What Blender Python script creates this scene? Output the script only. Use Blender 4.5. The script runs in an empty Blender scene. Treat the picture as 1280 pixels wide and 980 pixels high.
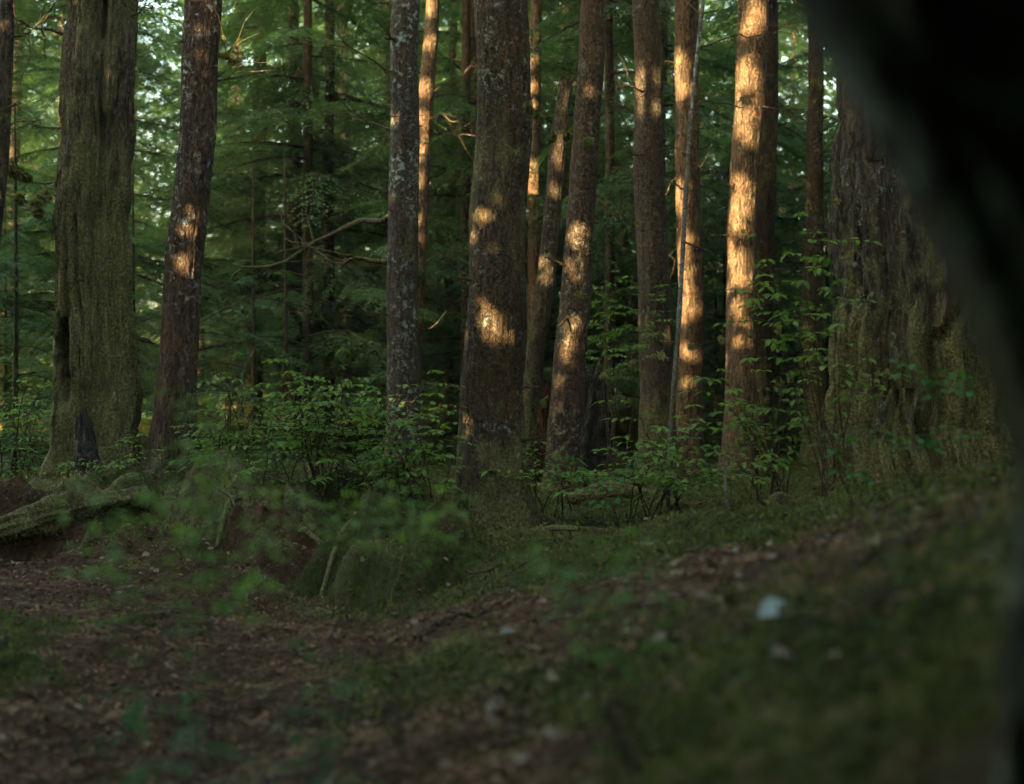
import bpy, math, random
import numpy as np
from mathutils import Vector, Matrix

scene = bpy.context.scene
R = math.radians
# ------------------------------------------------------------------ camera
EYE = 1.3                      # eye height above the path level datum
LENS, SENS = 50.0, 36.0
FPX = 1280 * LENS / SENS       # focal length in pixels of the 1280 px wide photograph
cam_d = bpy.data.cameras.new('camera')
cam = bpy.data.objects.new('camera', cam_d)
scene.collection.objects.link(cam)
cam.location = (0, 0, EYE)
cam.rotation_euler = (R(90), 0, 0)
cam_d.lens = LENS; cam_d.sensor_width = SENS; cam_d.sensor_fit = 'HORIZONTAL'
cam_d.clip_start = 0.05; cam_d.clip_end = 2000
cam_d.dof.use_dof = True; cam_d.dof.focus_distance = 11.0; cam_d.dof.aperture_fstop = 1.5
cam_d.dof.aperture_blades = 0
scene.camera = cam
# ------------------------------------------------------------------ sky, sun, exposure
SUN_EL = R(14.0)
UX, UY = 0.64, 0.768           # horizontal direction the sunlight travels
world = bpy.data.worlds.new('World'); scene.world = world; world.use_nodes = True
wn = world.node_tree.nodes; wl = world.node_tree.links
for n in list(wn): wn.remove(n)
wo = wn.new('ShaderNodeOutputWorld'); wb = wn.new('ShaderNodeBackground'); ws = wn.new('ShaderNodeTexSky')
ws.sky_type = 'NISHITA'; ws.sun_disc = False
ws.sun_elevation = SUN_EL
ws.sun_rotation = math.atan2(-UX, -UY)
ws.air_density = 1.0; ws.dust_density = 5.0; ws.ozone_density = 0.6
wb.inputs['Strength'].default_value = 0.15
wm = wn.new('ShaderNodeMix'); wm.data_type = 'RGBA'; wm.blend_type = 'MULTIPLY'; wm.inputs[0].default_value = 1.0
wm.inputs[7].default_value = (1.07, 1.06, 0.86, 1)        # the camera's white balance is set warm
wl.new(ws.outputs[0], wm.inputs[6]); wl.new(wm.outputs[2], wb.inputs[0]); wl.new(wb.outputs[0], wo.inputs[0])
sun_d = bpy.data.lights.new('sun', 'SUN'); sun = bpy.data.objects.new('sun', sun_d)
scene.collection.objects.link(sun)
sun_d.energy = 3.6; sun_d.angle = R(0.4); sun_d.color = (1.0, 0.72, 0.37)
SD = Vector((UX * math.cos(SUN_EL), UY * math.cos(SUN_EL), -math.sin(SUN_EL))).normalized()
sun.rotation_euler = (-SD).to_track_quat('Z', 'Y').to_euler()
scene.view_settings.view_transform = 'Standard'; scene.view_settings.look = 'None'
scene.view_settings.gamma = 1.0; scene.view_settings.use_curve_mapping = False
scene.view_settings.exposure = 3.92
scene.render.engine = 'CYCLES'
cy = scene.cycles
cy.max_bounces = 5; cy.diffuse_bounces = 3; cy.glossy_bounces = 2; cy.transmission_bounces = 3
cy.transparent_max_bounces = 4; cy.sample_clamp_indirect = 4.0
cy.use_denoising = True

COL = scene.collection
rs = np.random.RandomState(7)

# ------------------------------------------------------------------ helpers
def W(px, py, D):
    """a place seen at photo pixel (px, py), D metres in front of the camera, as a world point"""
    return np.array([(px - 640) / FPX * D, D, EYE + (490 - py) / FPX * D])

def _hash(ix, iy, iz, seed):
    h = (ix * 374761393 + iy * 668265263 + iz * 1274126177 + seed * 974634777) & 0xffffffff
    h = ((h ^ (h >> 13)) * 1274126177) & 0xffffffff
    h = (h ^ (h >> 16)) & 0xffffffff
    return h / 4294967295.0

def vnoise(x, y, z, seed=0):
    x = np.asarray(x, float); y = np.asarray(y, float) + 0 * x; z = np.asarray(z, float) + 0 * x
    ix, iy, iz = np.floor(x).astype(np.int64), np.floor(y).astype(np.int64), np.floor(z).astype(np.int64)
    fx, fy, fz = x - ix, y - iy, z - iz
    fx, fy, fz = [f * f * (3 - 2 * f) for f in (fx, fy, fz)]
    r = 0
    for dx in (0, 1):
        for dy in (0, 1):
            for dz in (0, 1):
                w = (fx if dx else 1 - fx) * (fy if dy else 1 - fy) * (fz if dz else 1 - fz)
                r = r + w * _hash(ix + dx, iy + dy, iz + dz, seed)
    return r * 2 - 1

def fbm(x, y, z, seed=0, octv=4, gain=0.5):
    a, s, f = 1.0, 0, 1.0
    for k in range(octv):
        s = s + a * vnoise(x * f, y * f, z * f, seed + k * 13); a *= gain; f *= 2.03
    return s

def make_mesh(name, V, F, smooth=True, mat=None, attr=None):
    """V (n,3), F (m,k) int array"""
    V = np.asarray(V, np.float32); F = np.asarray(F, np.int32)
    me = bpy.data.meshes.new(name)
    me.vertices.add(len(V)); me.vertices.foreach_set('co', V.ravel())
    k = F.shape[1]
    me.loops.add(F.size); me.loops.foreach_set('vertex_index', F.ravel())
    me.polygons.add(len(F))
    me.polygons.foreach_set('loop_start', np.arange(0, F.size, k, dtype=np.int32))
    me.polygons.foreach_set('loop_total', np.full(len(F), k, np.int32))
    if smooth: me.polygons.foreach_set('use_smooth', np.ones(len(F), bool))
    me.update(calc_edges=True)
    if mat: me.materials.append(mat)
    for an, arr in (attr or {}).items():
        at = me.attributes.new(an, 'FLOAT', 'POINT'); at.data.foreach_set('value', np.asarray(arr, np.float32))
    return me

def link(name, data, parent=None, loc=None):
    o = bpy.data.objects.new(name, data); COL.objects.link(o)
    if parent is not None: o.parent = parent
    if loc is not None: o.location = loc
    return o

def tag(o, label=None, cat=None, group=None, kind=None):
    if label: o['label'] = label
    if cat: o['category'] = cat
    if group: o['group'] = group
    if kind: o['kind'] = kind
    return o

def thing(name, label, cat, loc, group=None):
    return tag(link(name, None, None, tuple(loc)), label, cat, group)

class Bag:
    def __init__(s): s.v, s.f, s.n = [], [], 0
    def add(s, V, F):
        s.v.append(np.asarray(V, float)); s.f.append(np.asarray(F, np.int64) + s.n); s.n += len(V)
    def build(s, name, mat, parent=None, smooth=True, origin=(0, 0, 0)):
        me = make_mesh(name, np.concatenate(s.v) - np.asarray(origin), np.concatenate(s.f), smooth, mat)
        return link(name, me, parent)

def tube_geo(P, rad, seg=6, disp=None):
    """quads round the polyline P (n,3) with radii rad (n)"""
    P = np.asarray(P, float); n = len(P); rad = np.broadcast_to(rad, (n,))
    T = np.gradient(P, axis=0); T /= np.linalg.norm(T, axis=1)[:, None] + 1e-9
    up = np.array([0, 0, 1.0]) if abs(T[:, 2]).mean() < 0.8 else np.array([0, -1.0, 0])
    A = np.cross(T, up); A /= np.linalg.norm(A, axis=1)[:, None] + 1e-9
    B = np.cross(A, T)
    th = np.arange(seg) / seg * 2 * np.pi
    rr = np.repeat(rad[:, None], seg, 1)
    if disp is not None: rr = rr * disp(np.repeat(np.arange(n)[:, None] / (n - 1), seg, 1), np.repeat(th[None], n, 0))
    V = P[:, None] + rr[..., None] * (A[:, None] * np.cos(th)[None, :, None] + B[:, None] * np.sin(th)[None, :, None])
    V = V.reshape(-1, 3)
    i = np.arange(n - 1)[:, None] * seg; j = np.arange(seg)[None]; j2 = (j + 1) % seg
    F = np.stack([i + j, i + j2, i + seg + j2, i + seg + j], -1).reshape(-1, 4)
    return V, F

def curve(pts, n):
    """smooth resampling of control points (Catmull-Rom)"""
    P = np.asarray(pts, float)
    if len(P) == 2: return P[0] + (P[1] - P[0]) * np.linspace(0, 1, n)[:, None]
    Q = np.vstack([2 * P[0] - P[1], P, 2 * P[-1] - P[-2]])
    t = np.linspace(0, len(P) - 1 - 1e-6, n); i = t.astype(int); f = (t - i)[:, None]
    a, b, c, d = Q[i], Q[i + 1], Q[i + 2], Q[i + 3]
    return 0.5 * (2 * b + (c - a) * f + (2 * a - 5 * b + 4 * c - d) * f ** 2 + (3 * b - a - 3 * c + d) * f ** 3)

# ------------------------------------------------------------------ terrain
CP = [(0,980,4.3),(200,980,4.3),(400,980,4.0),(640,980,3.2),(850,980,2.4),(1050,980,1.9),(1280,980,1.5),
      (0,850,5.8),(200,850,5.9),(400,850,5.6),(640,860,4.6),(850,850,3.4),(1050,850,2.6),(1280,850,1.9),
      (0,740,8.0),(200,760,7.8),(400,785,7.0),(640,770,6.3),(850,760,4.6),(1050,755,3.3),(1250,760,2.5),
      (0,700,9.0),(180,712,8.8),(350,740,8.2),(500,775,7.6),(520,692,8.7),(620,665,10),(750,680,8.0),(900,690,6),
      (1050,676,4.8),(1200,655,4.0),(60,640,10),(200,612,10.8),(330,612,10.5),(450,612,10.5),(125,592,12),(-150,640,11),
      (700,622,12),(830,620,12),(940,640,9),(1130,602,10.5),(1050,612,10),(430,700,8.9),(440,650,9.6),(600,740,7.6)]
cp = np.array([W(*c) for c in CP])
extra = [(-8,8,.35),(-8,3,.2),(-3,1,.05),(-1.2,1,.15),(0,0,.35),(1,.5,.85),(3,1,1.4),(4,4,1.2),(6,8,1.1),(3,-3,1.4),(-3,-3,.1),
         (0,-4,.5),(-10,-10,.2),(10,-10,1.5),(0,20,.42),(-8,18,.5),(8,18,.55),(-4,16,.45),(4,16,.4),(0,16,.38),(-20,30,.4),(20,30,.6),
         (0,32,.5),(-12,20,.5),(12,14,.9),(8,3,2.0)]
cp = np.vstack([cp, np.array(extra, float)])
def _U(r2): return np.where(r2 > 1e-12, 0.5 * r2 * np.log(r2 + 1e-12), 0)
def _tps(P, z, lam=0.02):
    n = len(P); K = _U(((P[:, None] - P[None]) ** 2).sum(-1)) + lam * np.eye(n)
    Q = np.hstack([np.ones((n, 1)), P]); A = np.block([[K, Q], [Q.T, np.zeros((3, 3))]])
    return np.linalg.solve(A, np.concatenate([z, np.zeros(3)]))
_tw = _tps(cp[:, :2], cp[:, 2])
def base_h(x, y):
    x = np.atleast_1d(np.asarray(x, float)); y = np.atleast_1d(np.asarray(y, float)); sh = x.shape
    x, y = x.ravel(), y.ravel(); out = np.empty(len(x))
    for s in range(0, len(x), 20000):
        X = np.stack([x[s:s+20000], y[s:s+20000]], 1)
        out[s:s+20000] = _U(((X[:, None] - cp[None, :, :2]) ** 2).sum(-1)) @ _tw[:-3] + _tw[-3] + X @ _tw[-2:]
    out = out.reshape(sh); x = x.reshape(sh); y = y.reshape(sh)
    far = np.clip((np.hypot(x, y - 5) - 18) / 14, 0, 1); far = far * far * (3 - 2 * far)
    return out * (1 - far) + 0.55 * far
HOLES = [(-1.50,9.45,.24,.30),(-3.0,9.35,.35,.14),(-2.45,9.5,.2,.16),(-.75,7.85,.16,.12),(-.35,8.0,.14,.10),(-.3,9.65,.16,.16),(-1.95,8.9,.13,.10),(.15,9.3,.13,.10),(-.95,9.2,.14,.12)]
EDX = [-3.4,-2.4,-1.9,-1.4,-.9,-.5,-.2,0,.3]; EDY = [9.75,9.6,9.3,8.7,8.05,7.9,8.15,8.6,9.2]
PATH = np.array([(-6, 8.6), (-3.1, 8.6), (-1.9, 7.4), (-1.3, 6.0), (-1.2, 5.0), (-.9, 3.5), (-.8, 1.5), (-1, -3)])
PATH2 = np.array([(-1.2, 6.0), (-.3, 6.3), (.35, 5.6), (.6, 4.6)])
def seg_dist(x, y, P):
    d = np.full(np.shape(x), 1e9)
    for a, b in zip(P[:-1], P[1:]):
        ab = b - a; t = np.clip(((x - a[0]) * ab[0] + (y - a[1]) * ab[1]) / (ab @ ab), 0, 1)
        d = np.minimum(d, np.hypot(x - a[0] - t * ab[0], y - a[1] - t * ab[1]))
    return d
def moss_mask(x, y):
    n = fbm(x * 1.3, y * 1.3, 0, 40, 4)
    d = np.minimum(seg_dist(x, y, PATH) / 0.75, seg_dist(x, y, PATH2) / 0.45 )
    m = np.clip((d - 1.0) * 1.6 + n * 0.55 + 0.25, 0, 1)
    slope = np.clip((x + 0.2) / 1.0, 0, 1) * np.clip((7 - y) / 2, 0, 1)
    bk = np.exp(-((y - 9.0) / 1.0) ** 2) * np.clip((.4 - x) / .4, 0, 1); m = m * (1 - bk * np.clip(-.02 + 1.5 * fbm(x * 2.7, y * 2.7, 0, 81, 3), 0, 1))
    uu = y - np.interp(x, EDX, EDY, left=9.7, right=9.5); m = m * (1 - .55 * np.exp(-((uu + .12) / .13) ** 2) * (x < .3))
    m = np.maximum(m, np.clip(((-1.78 + .2 * n) - x) * 5, 0, 1) * np.clip((7.2 - y) * 2, 0, 1))
    return np.clip(m - slope * np.clip(0.2 + n * 1.3, 0, 1) * .85, 0, 1)
def pale_mask(x, y):
    b = np.exp(-((y - 9.6) / 1.3) ** 2) * np.clip((.5 - x) / .5, 0, 1) + np.exp(-(((x + .55) / .8) ** 2 + ((y - 8.6) / .75) ** 2)) + .8 * np.exp(-(((x - 1.25) / .3) ** 2 + ((y - 3.9) / .6) ** 2))
    return np.clip(b, 0, 1) * np.clip(.72 + 1.1 * fbm(x * 2.2, y * 2.2, 0, 71, 3), 0, 1)
def ground_h(x, y):
    x = np.atleast_1d(np.asarray(x, float)); y = np.atleast_1d(np.asarray(y, float))
    h = base_h(x, y); m = moss_mask(x, y)
    h = h + 0.07 * fbm(x * 0.9, y * 0.9, 0, 3, 3) * np.clip(np.hypot(x, y - 0) / 3, 0.2, 1)
    h = h + .10 * np.clip((-1.5 - x) * 3, 0, 1) * np.clip((7.0 - y) * 1.5, 0, 1) + .022 * fbm(x * 2.6, y * 2.6, 0, 33, 3)
    bank = np.exp(-((y - 9.8) / 1.0) ** 2) * np.clip((0.2 - x) / 1, 0, 1) + np.exp(-(((x + .7) / .8) ** 2 + ((y - 8.6) / .7) ** 2))
    h = h + .055 * bank * fbm(x * 6.5, y * 6.5, 0, 59, 3)
    h = h + 0.20 * bank * fbm(x * 2.4, y * 2.4, 0, 9, 3)
    ye = np.interp(x, EDX, EDY, left=9.7, right=9.5) + .16 * fbm(x * 3.1, 0, 0, 51, 3); u = y - ye
    sm = lambda q: np.clip(q, 0, 1) ** 2 * (3 - 2 * np.clip(q, 0, 1))
    A = (.17 + .10 * vnoise(x * 1.7, 2, 0, 53)) * np.clip((.55 - x) / .6, 0, 1) * np.clip((x + 4.5) / 1, 0, 1)
    A = A * (1 - .15 * np.exp(-((x + .4) / .5) ** 2))
    h = h + A * (sm(u / (.24 + .10 * vnoise(x * 4, 1, 0, 57)) + .5) - sm((u - .1) / 1.3)) - .05 * A / .17 * np.exp(-((u + .07) / .12) ** 2)
    for hx, hy, hr, hd in HOLES: h = h - hd * np.exp(-(((x - hx) / hr) ** 2 + ((y - hy) / (hr * .8)) ** 2) ** 1.5)
    h = h + (0.035 * m + 0.014) * fbm(x * 5, y * 5, 0, 21, 3) + 0.010 * fbm(x * 19, y * 19, 0, 5, 2)
    return h
def gz(x, y): return float(ground_h(x, y)[0])

# ------------------------------------------------------------------ materials
def nt(name):
    m = bpy.data.materials.new(name); m.use_nodes = True
    t = m.node_tree
    for n in list(t.nodes): t.nodes.remove(n)
    return m, t
def N(t, typ, **kw):
    n = t.nodes.new(typ)
    for k, v in kw.items():
        if k in n.inputs: n.inputs[k].default_value = v
        else: setattr(n, k, v)
    return n
def ramp(t, src, stops):
    r = t.nodes.new('ShaderNodeValToRGB'); e = r.color_ramp.elements
    while len(e) < len(stops): e.new(0.5)
    for q, (p, c) in zip(e, stops):
        q.position = p; q.color = tuple(c) + (1,) if len(c) == 3 else c
    t.links.new(src, r.inputs[0]); return r.outputs[0]
def mix(t, f, a, b, bt='MIX'):
    m = t.nodes.new('ShaderNodeMix'); m.data_type = 'RGBA'; m.blend_type = bt
    for sock, v in ((m.inputs[0], f), (m.inputs[6], a), (m.inputs[7], b)):
        if isinstance(v, (int, float)): sock.default_value = v
        elif isinstance(v, tuple): sock.default_value = v + (1,)
        else: t.links.new(v, sock)
    return m.outputs[2]
def noise(t, vec, scale, detail=5, rough=0.6, dist=0):
    n = N(t, 'ShaderNodeTexNoise', Scale=scale, Detail=detail, Roughness=rough, Distortion=dist)
    t.links.new(vec, n.inputs['Vector']); return n.outputs['Fac']
def mapped(t, vec, sc):
    m = t.nodes.new('ShaderNodeMapping'); m.inputs['Scale'].default_value = sc
    t.links.new(vec, m.inputs['Vector']); return m.outputs[0]
def math_(t, op, a, b=0.0, clamp=False):
    m = t.nodes.new('ShaderNodeMath'); m.operation = op; m.use_clamp = clamp
    for s, v in ((m.inputs[0], a), (m.inputs[1], b)):
        if isinstance(v, (int, float)): s.default_value = v
        else: t.links.new(v, s)
    return m.outputs[0]
def out(t, col, rough=0.9, height=None, bstr=0.5, bdist=0.01, spec=0.2):
    b = N(t, 'ShaderNodeBsdfPrincipled', Roughness=rough)
    b.inputs['Specular IOR Level'].default_value = spec
    if isinstance(col, tuple): b.inputs['Base Color'].default_value = col + (1,)
    else: t.links.new(col, b.inputs['Base Color'])
    if height is not None:
        bp = N(t, 'ShaderNodeBump', Strength=bstr, Distance=bdist)
        t.links.new(height, bp.inputs['Height']); t.links.new(bp.outputs[0], b.inputs['Normal'])
    o = t.nodes.new('ShaderNodeOutputMaterial'); t.links.new(b.outputs[0], o.inputs[0])
    return b

def bark(name, dark, light, red, lichen=0.3, moss=0.2, furrow=1.0, grain=1.0, mossz=0.9, lich_col=(0.30, 0.36, 0.34), seed=0.0):
    m, t = nt(name)
    tc = t.nodes.new('ShaderNodeTexCoord'); v = tc.outputs['Object']
    add = t.nodes.new('ShaderNodeVectorMath'); add.operation = 'ADD'; add.inputs[1].default_value = (seed, seed * 2, seed * 3)
    t.links.new(v, add.inputs[0]); v = add.outputs[0]
    vs = mapped(t, v, (1, 1, 0.16 if furrow > 0.5 else 0.7))
    n1 = noise(t, vs, 38 * grain, 6, 0.65, 0.4)
    n2 = noise(t, vs, 11 * grain, 5, 0.6, 0.6)
    n3 = noise(t, v, 2.2, 4, 0.6)
    n4 = noise(t, mapped(t, v, (1, 1, 0.5)), 70, 3, 0.6)
    vo = N(t, 'ShaderNodeTexVoronoi', Scale=30 * grain, feature='DISTANCE_TO_EDGE')
    wv = t.nodes.new('ShaderNodeTexNoise'); wv.inputs['Scale'].default_value = 9; wv.inputs['Detail'].default_value = 4; t.links.new(v, wv.inputs['Vector'])
    wa = t.nodes.new('ShaderNodeVectorMath'); wa.operation = 'MULTIPLY_ADD'; wa.inputs[1].default_value = (.14, .14, .3); t.links.new(wv.outputs['Color'], wa.inputs[0]); t.links.new(v, wa.inputs[2])
    t.links.new(mapped(t, wa.outputs[0], (1, 1, 0.14 if furrow > 0.5 else 0.55)), vo.inputs['Vector'])
    crack = ramp(t, vo.outputs['Distance'], [(0.0, (0, 0, 0)), (0.22, (1, 1, 1))])
    c = ramp(t, n1, [(0.36, dark), (0.50, tuple(0.5 * (a + b) for a, b in zip(dark, light))), (0.64, light)])
    c = mix(t, math_(t, 'MULTIPLY', ramp(t, n3, [(0.4, (0, 0, 0)), (0.62, (1, 1, 1))]), 0.75), c, mix(t, n2, tuple(x * .6 for x in red), red))
    c = mix(t, 0.40, c, mix(t, crack, tuple(x * 0.35 for x in dark), c))
    v2 = N(t, 'ShaderNodeTexVoronoi', Scale=46 * grain); t.links.new(mapped(t, wa.outputs[0], (1, 1, 0.3 if furrow > 0.5 else 0.8)), v2.inputs['Vector'])
    c = mix(t, 1.0, c, ramp(t, v2.outputs['Color'], [(0.15, (0.45, 0.45, 0.45)), (0.8, (1.45, 1.42, 1.35))]), 'MULTIPLY')
    # pale lichen spots
    lf = math_(t, 'MULTIPLY', ramp(t, noise(t, v, 17, 5, 0.75), [(0.60 - 0.12 * lichen, (0, 0, 0)), (0.66 - 0.10 * lichen, (1, 1, 1))]),
               ramp(t, noise(t, v, 1.8, 3, 0.5), [(0.42, (0, 0, 0)), (0.6, (1, 1, 1))]))
    c = mix(t, math_(t, 'MULTIPLY', lf, min(1.0, 0.35 + lichen)), c, lich_col)
    # moss, heavier low down
    sep = t.nodes.new('ShaderNodeSeparateXYZ'); t.links.new(tc.outputs['Object'], sep.inputs[0])
    low = t.nodes.new('ShaderNodeMapRange'); t.links.new(sep.outputs[2], low.inputs[0])
    low.inputs[1].default_value = 0; low.inputs[2].default_value = mossz; low.inputs[3].default_value = 0.20; low.inputs[4].default_value = 0
    mn = math_(t, 'ADD', math_(t, 'ADD', math_(t, 'MULTIPLY', noise(t, mapped(t, v, (1, 1, 0.5)), 9, 6, 0.7), .6), math_(t, 'MULTIPLY', noise(t, mapped(t, v, (1, 1, 0.4)), 2.6, 3, 0.55), .55)), math_(t, 'ADD', low.outputs[0], moss * 0.30 - 0.13))
    mf = ramp(t, mn, [(0.56, (0, 0, 0)), (0.68, (1, 1, 1))])
    mc = ramp(t, noise(t, v, 45, 4, 0.7), [(0.3, (0.020, 0.020, 0.008)), (0.5, (0.085, 0.080, 0.030)), (0.7, (0.18, 0.165, 0.068))])
    c = mix(t, mf, c, mc)
    hgt = math_(t, 'ADD', math_(t, 'MULTIPLY', n1, 0.7), math_(t, 'ADD', math_(t, 'MULTIPLY', crack, 0.22), math_(t, 'MULTIPLY', n4, 0.35)))
    out(t, c, 0.88, hgt, 1.0, 0.022 * (1.4 if furrow > .5 else 1.0))
    return m

B_MOSSY = bark('bark_mossy_cedar', (0.014, 0.011, 0.008), (0.125, 0.100, 0.068), (0.085, 0.060, 0.036), 0.3, 0.50, 1.0, 0.9, 3.0, (0.15, 0.19, 0.15), 1)
B_RED = bark('bark_reddish', (0.014, 0.009, 0.006), (0.088, 0.062, 0.042), (0.092, 0.052, 0.030), 0.45, -0.1, 1.0, 1.1, 0.7, seed=2)
B_GREY = bark('bark_grey_lichened', (0.014, 0.012, 0.009), (0.070, 0.060, 0.046), (0.065, 0.048, 0.032), 0.6, 0.1, 0.0, 1.2, 1.0, (0.20, 0.25, 0.23), 3)
B_SCALY = bark('bark_scaly_hemlock', (0.011, 0.009, 0.006), (0.072, 0.054, 0.034), (0.095, 0.056, 0.026), 0.35, 0.35, 0.0, 1.3, 1.1, (0.22, 0.25, 0.21), 4)
B_SPRUCE = bark('bark_spotted', (0.013, 0.009, 0.006), (0.086, 0.062, 0.042), (0.080, 0.048, 0.027), 0.5, -0.05, 0.0, 1.1, 1.0, (0.20, 0.19, 0.14), 5)
B_BROWN = bark('bark_dark_brown', (0.012, 0.010, 0.008), (0.070, 0.056, 0.040), (0.072, 0.048, 0.030), 0.4, 0.25, 0.0, 1.2, 1.5, (0.14, 0.15, 0.12), 14)
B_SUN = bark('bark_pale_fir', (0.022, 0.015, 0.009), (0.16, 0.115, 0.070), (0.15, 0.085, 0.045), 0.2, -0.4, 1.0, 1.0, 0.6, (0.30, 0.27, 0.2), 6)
B_BIG = bark('bark_furrowed_cedar', (0.011, 0.010, 0.008), (0.085, 0.073, 0.055), (0.055, 0.044, 0.030), 0.30, 0.30, 1.0, 0.6, 2.2, (0.20, 0.26, 0.25), 7)
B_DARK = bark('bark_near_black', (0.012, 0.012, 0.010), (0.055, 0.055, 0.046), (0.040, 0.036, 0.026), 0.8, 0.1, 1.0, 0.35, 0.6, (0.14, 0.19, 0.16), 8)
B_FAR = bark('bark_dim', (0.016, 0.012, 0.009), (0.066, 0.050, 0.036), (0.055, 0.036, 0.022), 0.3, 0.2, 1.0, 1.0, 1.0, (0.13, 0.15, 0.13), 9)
B_CHAR = bark('charred_wood', (0.010, 0.010, 0.009), (0.045, 0.042, 0.036), (0.032, 0.026, 0.020), 0.4, 0.3, 1.0, 1.0, 0.4, (0.08, 0.11, 0.10), 13)
B_TWIG = bark('bark_twig', (0.03, 0.022, 0.015), (0.12, 0.085, 0.055), (0.09, 0.05, 0.03), 0.3, 0.1, 0.0, 2.0, 0.01, seed=10)
B_PALE = bark('bark_pale_stem', (0.07, 0.07, 0.06), (0.26, 0.26, 0.23), (0.16, 0.13, 0.10), 0.8, 0.1, 0.0, 2.0, 0.3, (0.34, 0.38, 0.36), 11)
B_ROT = bark('rotten_red_wood', (0.035, 0.012, 0.006), (0.12, 0.055, 0.026), (0.13, 0.052, 0.022), 0.1, 0.0, 1.0, 1.4, 0.2, seed=12)

def leafmat(name, a, b, c, scale=1.2, trans=0.35, rough=0.5, spec=0.35, rnd=0.0):
    m, t = nt(name)
    g = t.nodes.new('ShaderNodeNewGeometry')
    n = noise(t, g.outputs['Position'], scale, 3, 0.6)
    n2 = noise(t, g.outputs['Position'], scale * 14, 2, 0.5)
    col = ramp(t, math_(t, 'ADD', math_(t, 'MULTIPLY', n, 0.6), math_(t, 'MULTIPLY', n2, 0.4)), [(0.32, a), (0.5, b), (0.68, c)])
    p = N(t, 'ShaderNodeBsdfPrincipled', Roughness=rough); p.inputs['Specular IOR Level'].default_value = spec
    t.links.new(col, p.inputs['Base Color'])
    tr = t.nodes.new('ShaderNodeBsdfTranslucent')
    t.links.new(mix(t, 1.0, col, (1.25, 1.35, 0.6), 'MULTIPLY'), tr.inputs[0])
    ms = t.nodes.new('ShaderNodeMixShader'); ms.inputs[0].default_value = trans
    t.links.new(p.outputs[0], ms.inputs[1]); t.links.new(tr.outputs[0], ms.inputs[2])
    o = t.nodes.new('ShaderNodeOutputMaterial'); t.links.new(ms.outputs[0], o.inputs[0])
    return m
L_HEM = leafmat('hemlock_needles', (0.028, 0.064, 0.038), (0.066, 0.128, 0.064), (0.120, 0.180, 0.080), 0.9, 0.35, 0.55, 0.25)
L_SHRUB = leafmat('huckleberry_leaf', (0.050, 0.110, 0.030), (0.105, 0.195, 0.048), (0.19, 0.26, 0.065), 3.5, 0.5, 0.55, 0.2)
L_TEAL = leafmat('near_leaf', (0.018, 0.060, 0.022), (0.036, 0.120, 0.034), (0.070, 0.165, 0.040), 5.0, 0.4, 0.6, 0.12)
L_MOSS = leafmat('moss_fibre', (0.045, 0.050, 0.018), (0.115, 0.115, 0.042), (0.22, 0.20, 0.085), 3.0, 0.25, 0.9, 0.1)
L_MOSSG = leafmat('ground_moss', (0.026, 0.032, 0.010), (0.080, 0.086, 0.026), (0.20, 0.19, 0.075), 1.9, 0.25, 0.9, 0.1)
L_LITTER = leafmat('leaf_litter', (0.030, 0.016, 0.007), (0.105, 0.056, 0.026), (0.27, 0.165, 0.085), 5.0, 0.05, 0.8, 0.2)
L_CURL = leafmat('curled_leaf', (0.055, 0.035, 0.020), (0.12, 0.082, 0.050), (0.22, 0.18, 0.13), 14.0, 0.05, 0.7, 0.2)
L_GRASSY = leafmat('sprout_leaf', (0.035, 0.055, 0.015), (0.065, 0.085, 0.022), (0.10, 0.115, 0.03), 4.0, 0.3, 0.7, 0.1)
def plain(name, a, b, scale=30, rough=0.8):
    m, t = nt(name); tc = t.nodes.new('ShaderNodeTexCoord')
    n = noise(t, tc.outputs['Object'], scale, 5, 0.65)
    out(t, ramp(t, n, [(0.35, a), (0.65, b)]), rough, n, 0.5, 0.004); return m
M_PALELEAF = plain('dry_pale_leaf', (0.17, 0.20, 0.19), (0.26, 0.30, 0.29), 40)
M_TANLEAF = plain('dry_tan_leaf', (0.10, 0.075, 0.05), (0.22, 0.17, 0.12), 40)
M_GREYLEAF = plain('dry_grey_leaf', (0.10, 0.092, 0.075), (0.18, 0.17, 0.14), 40)

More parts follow.
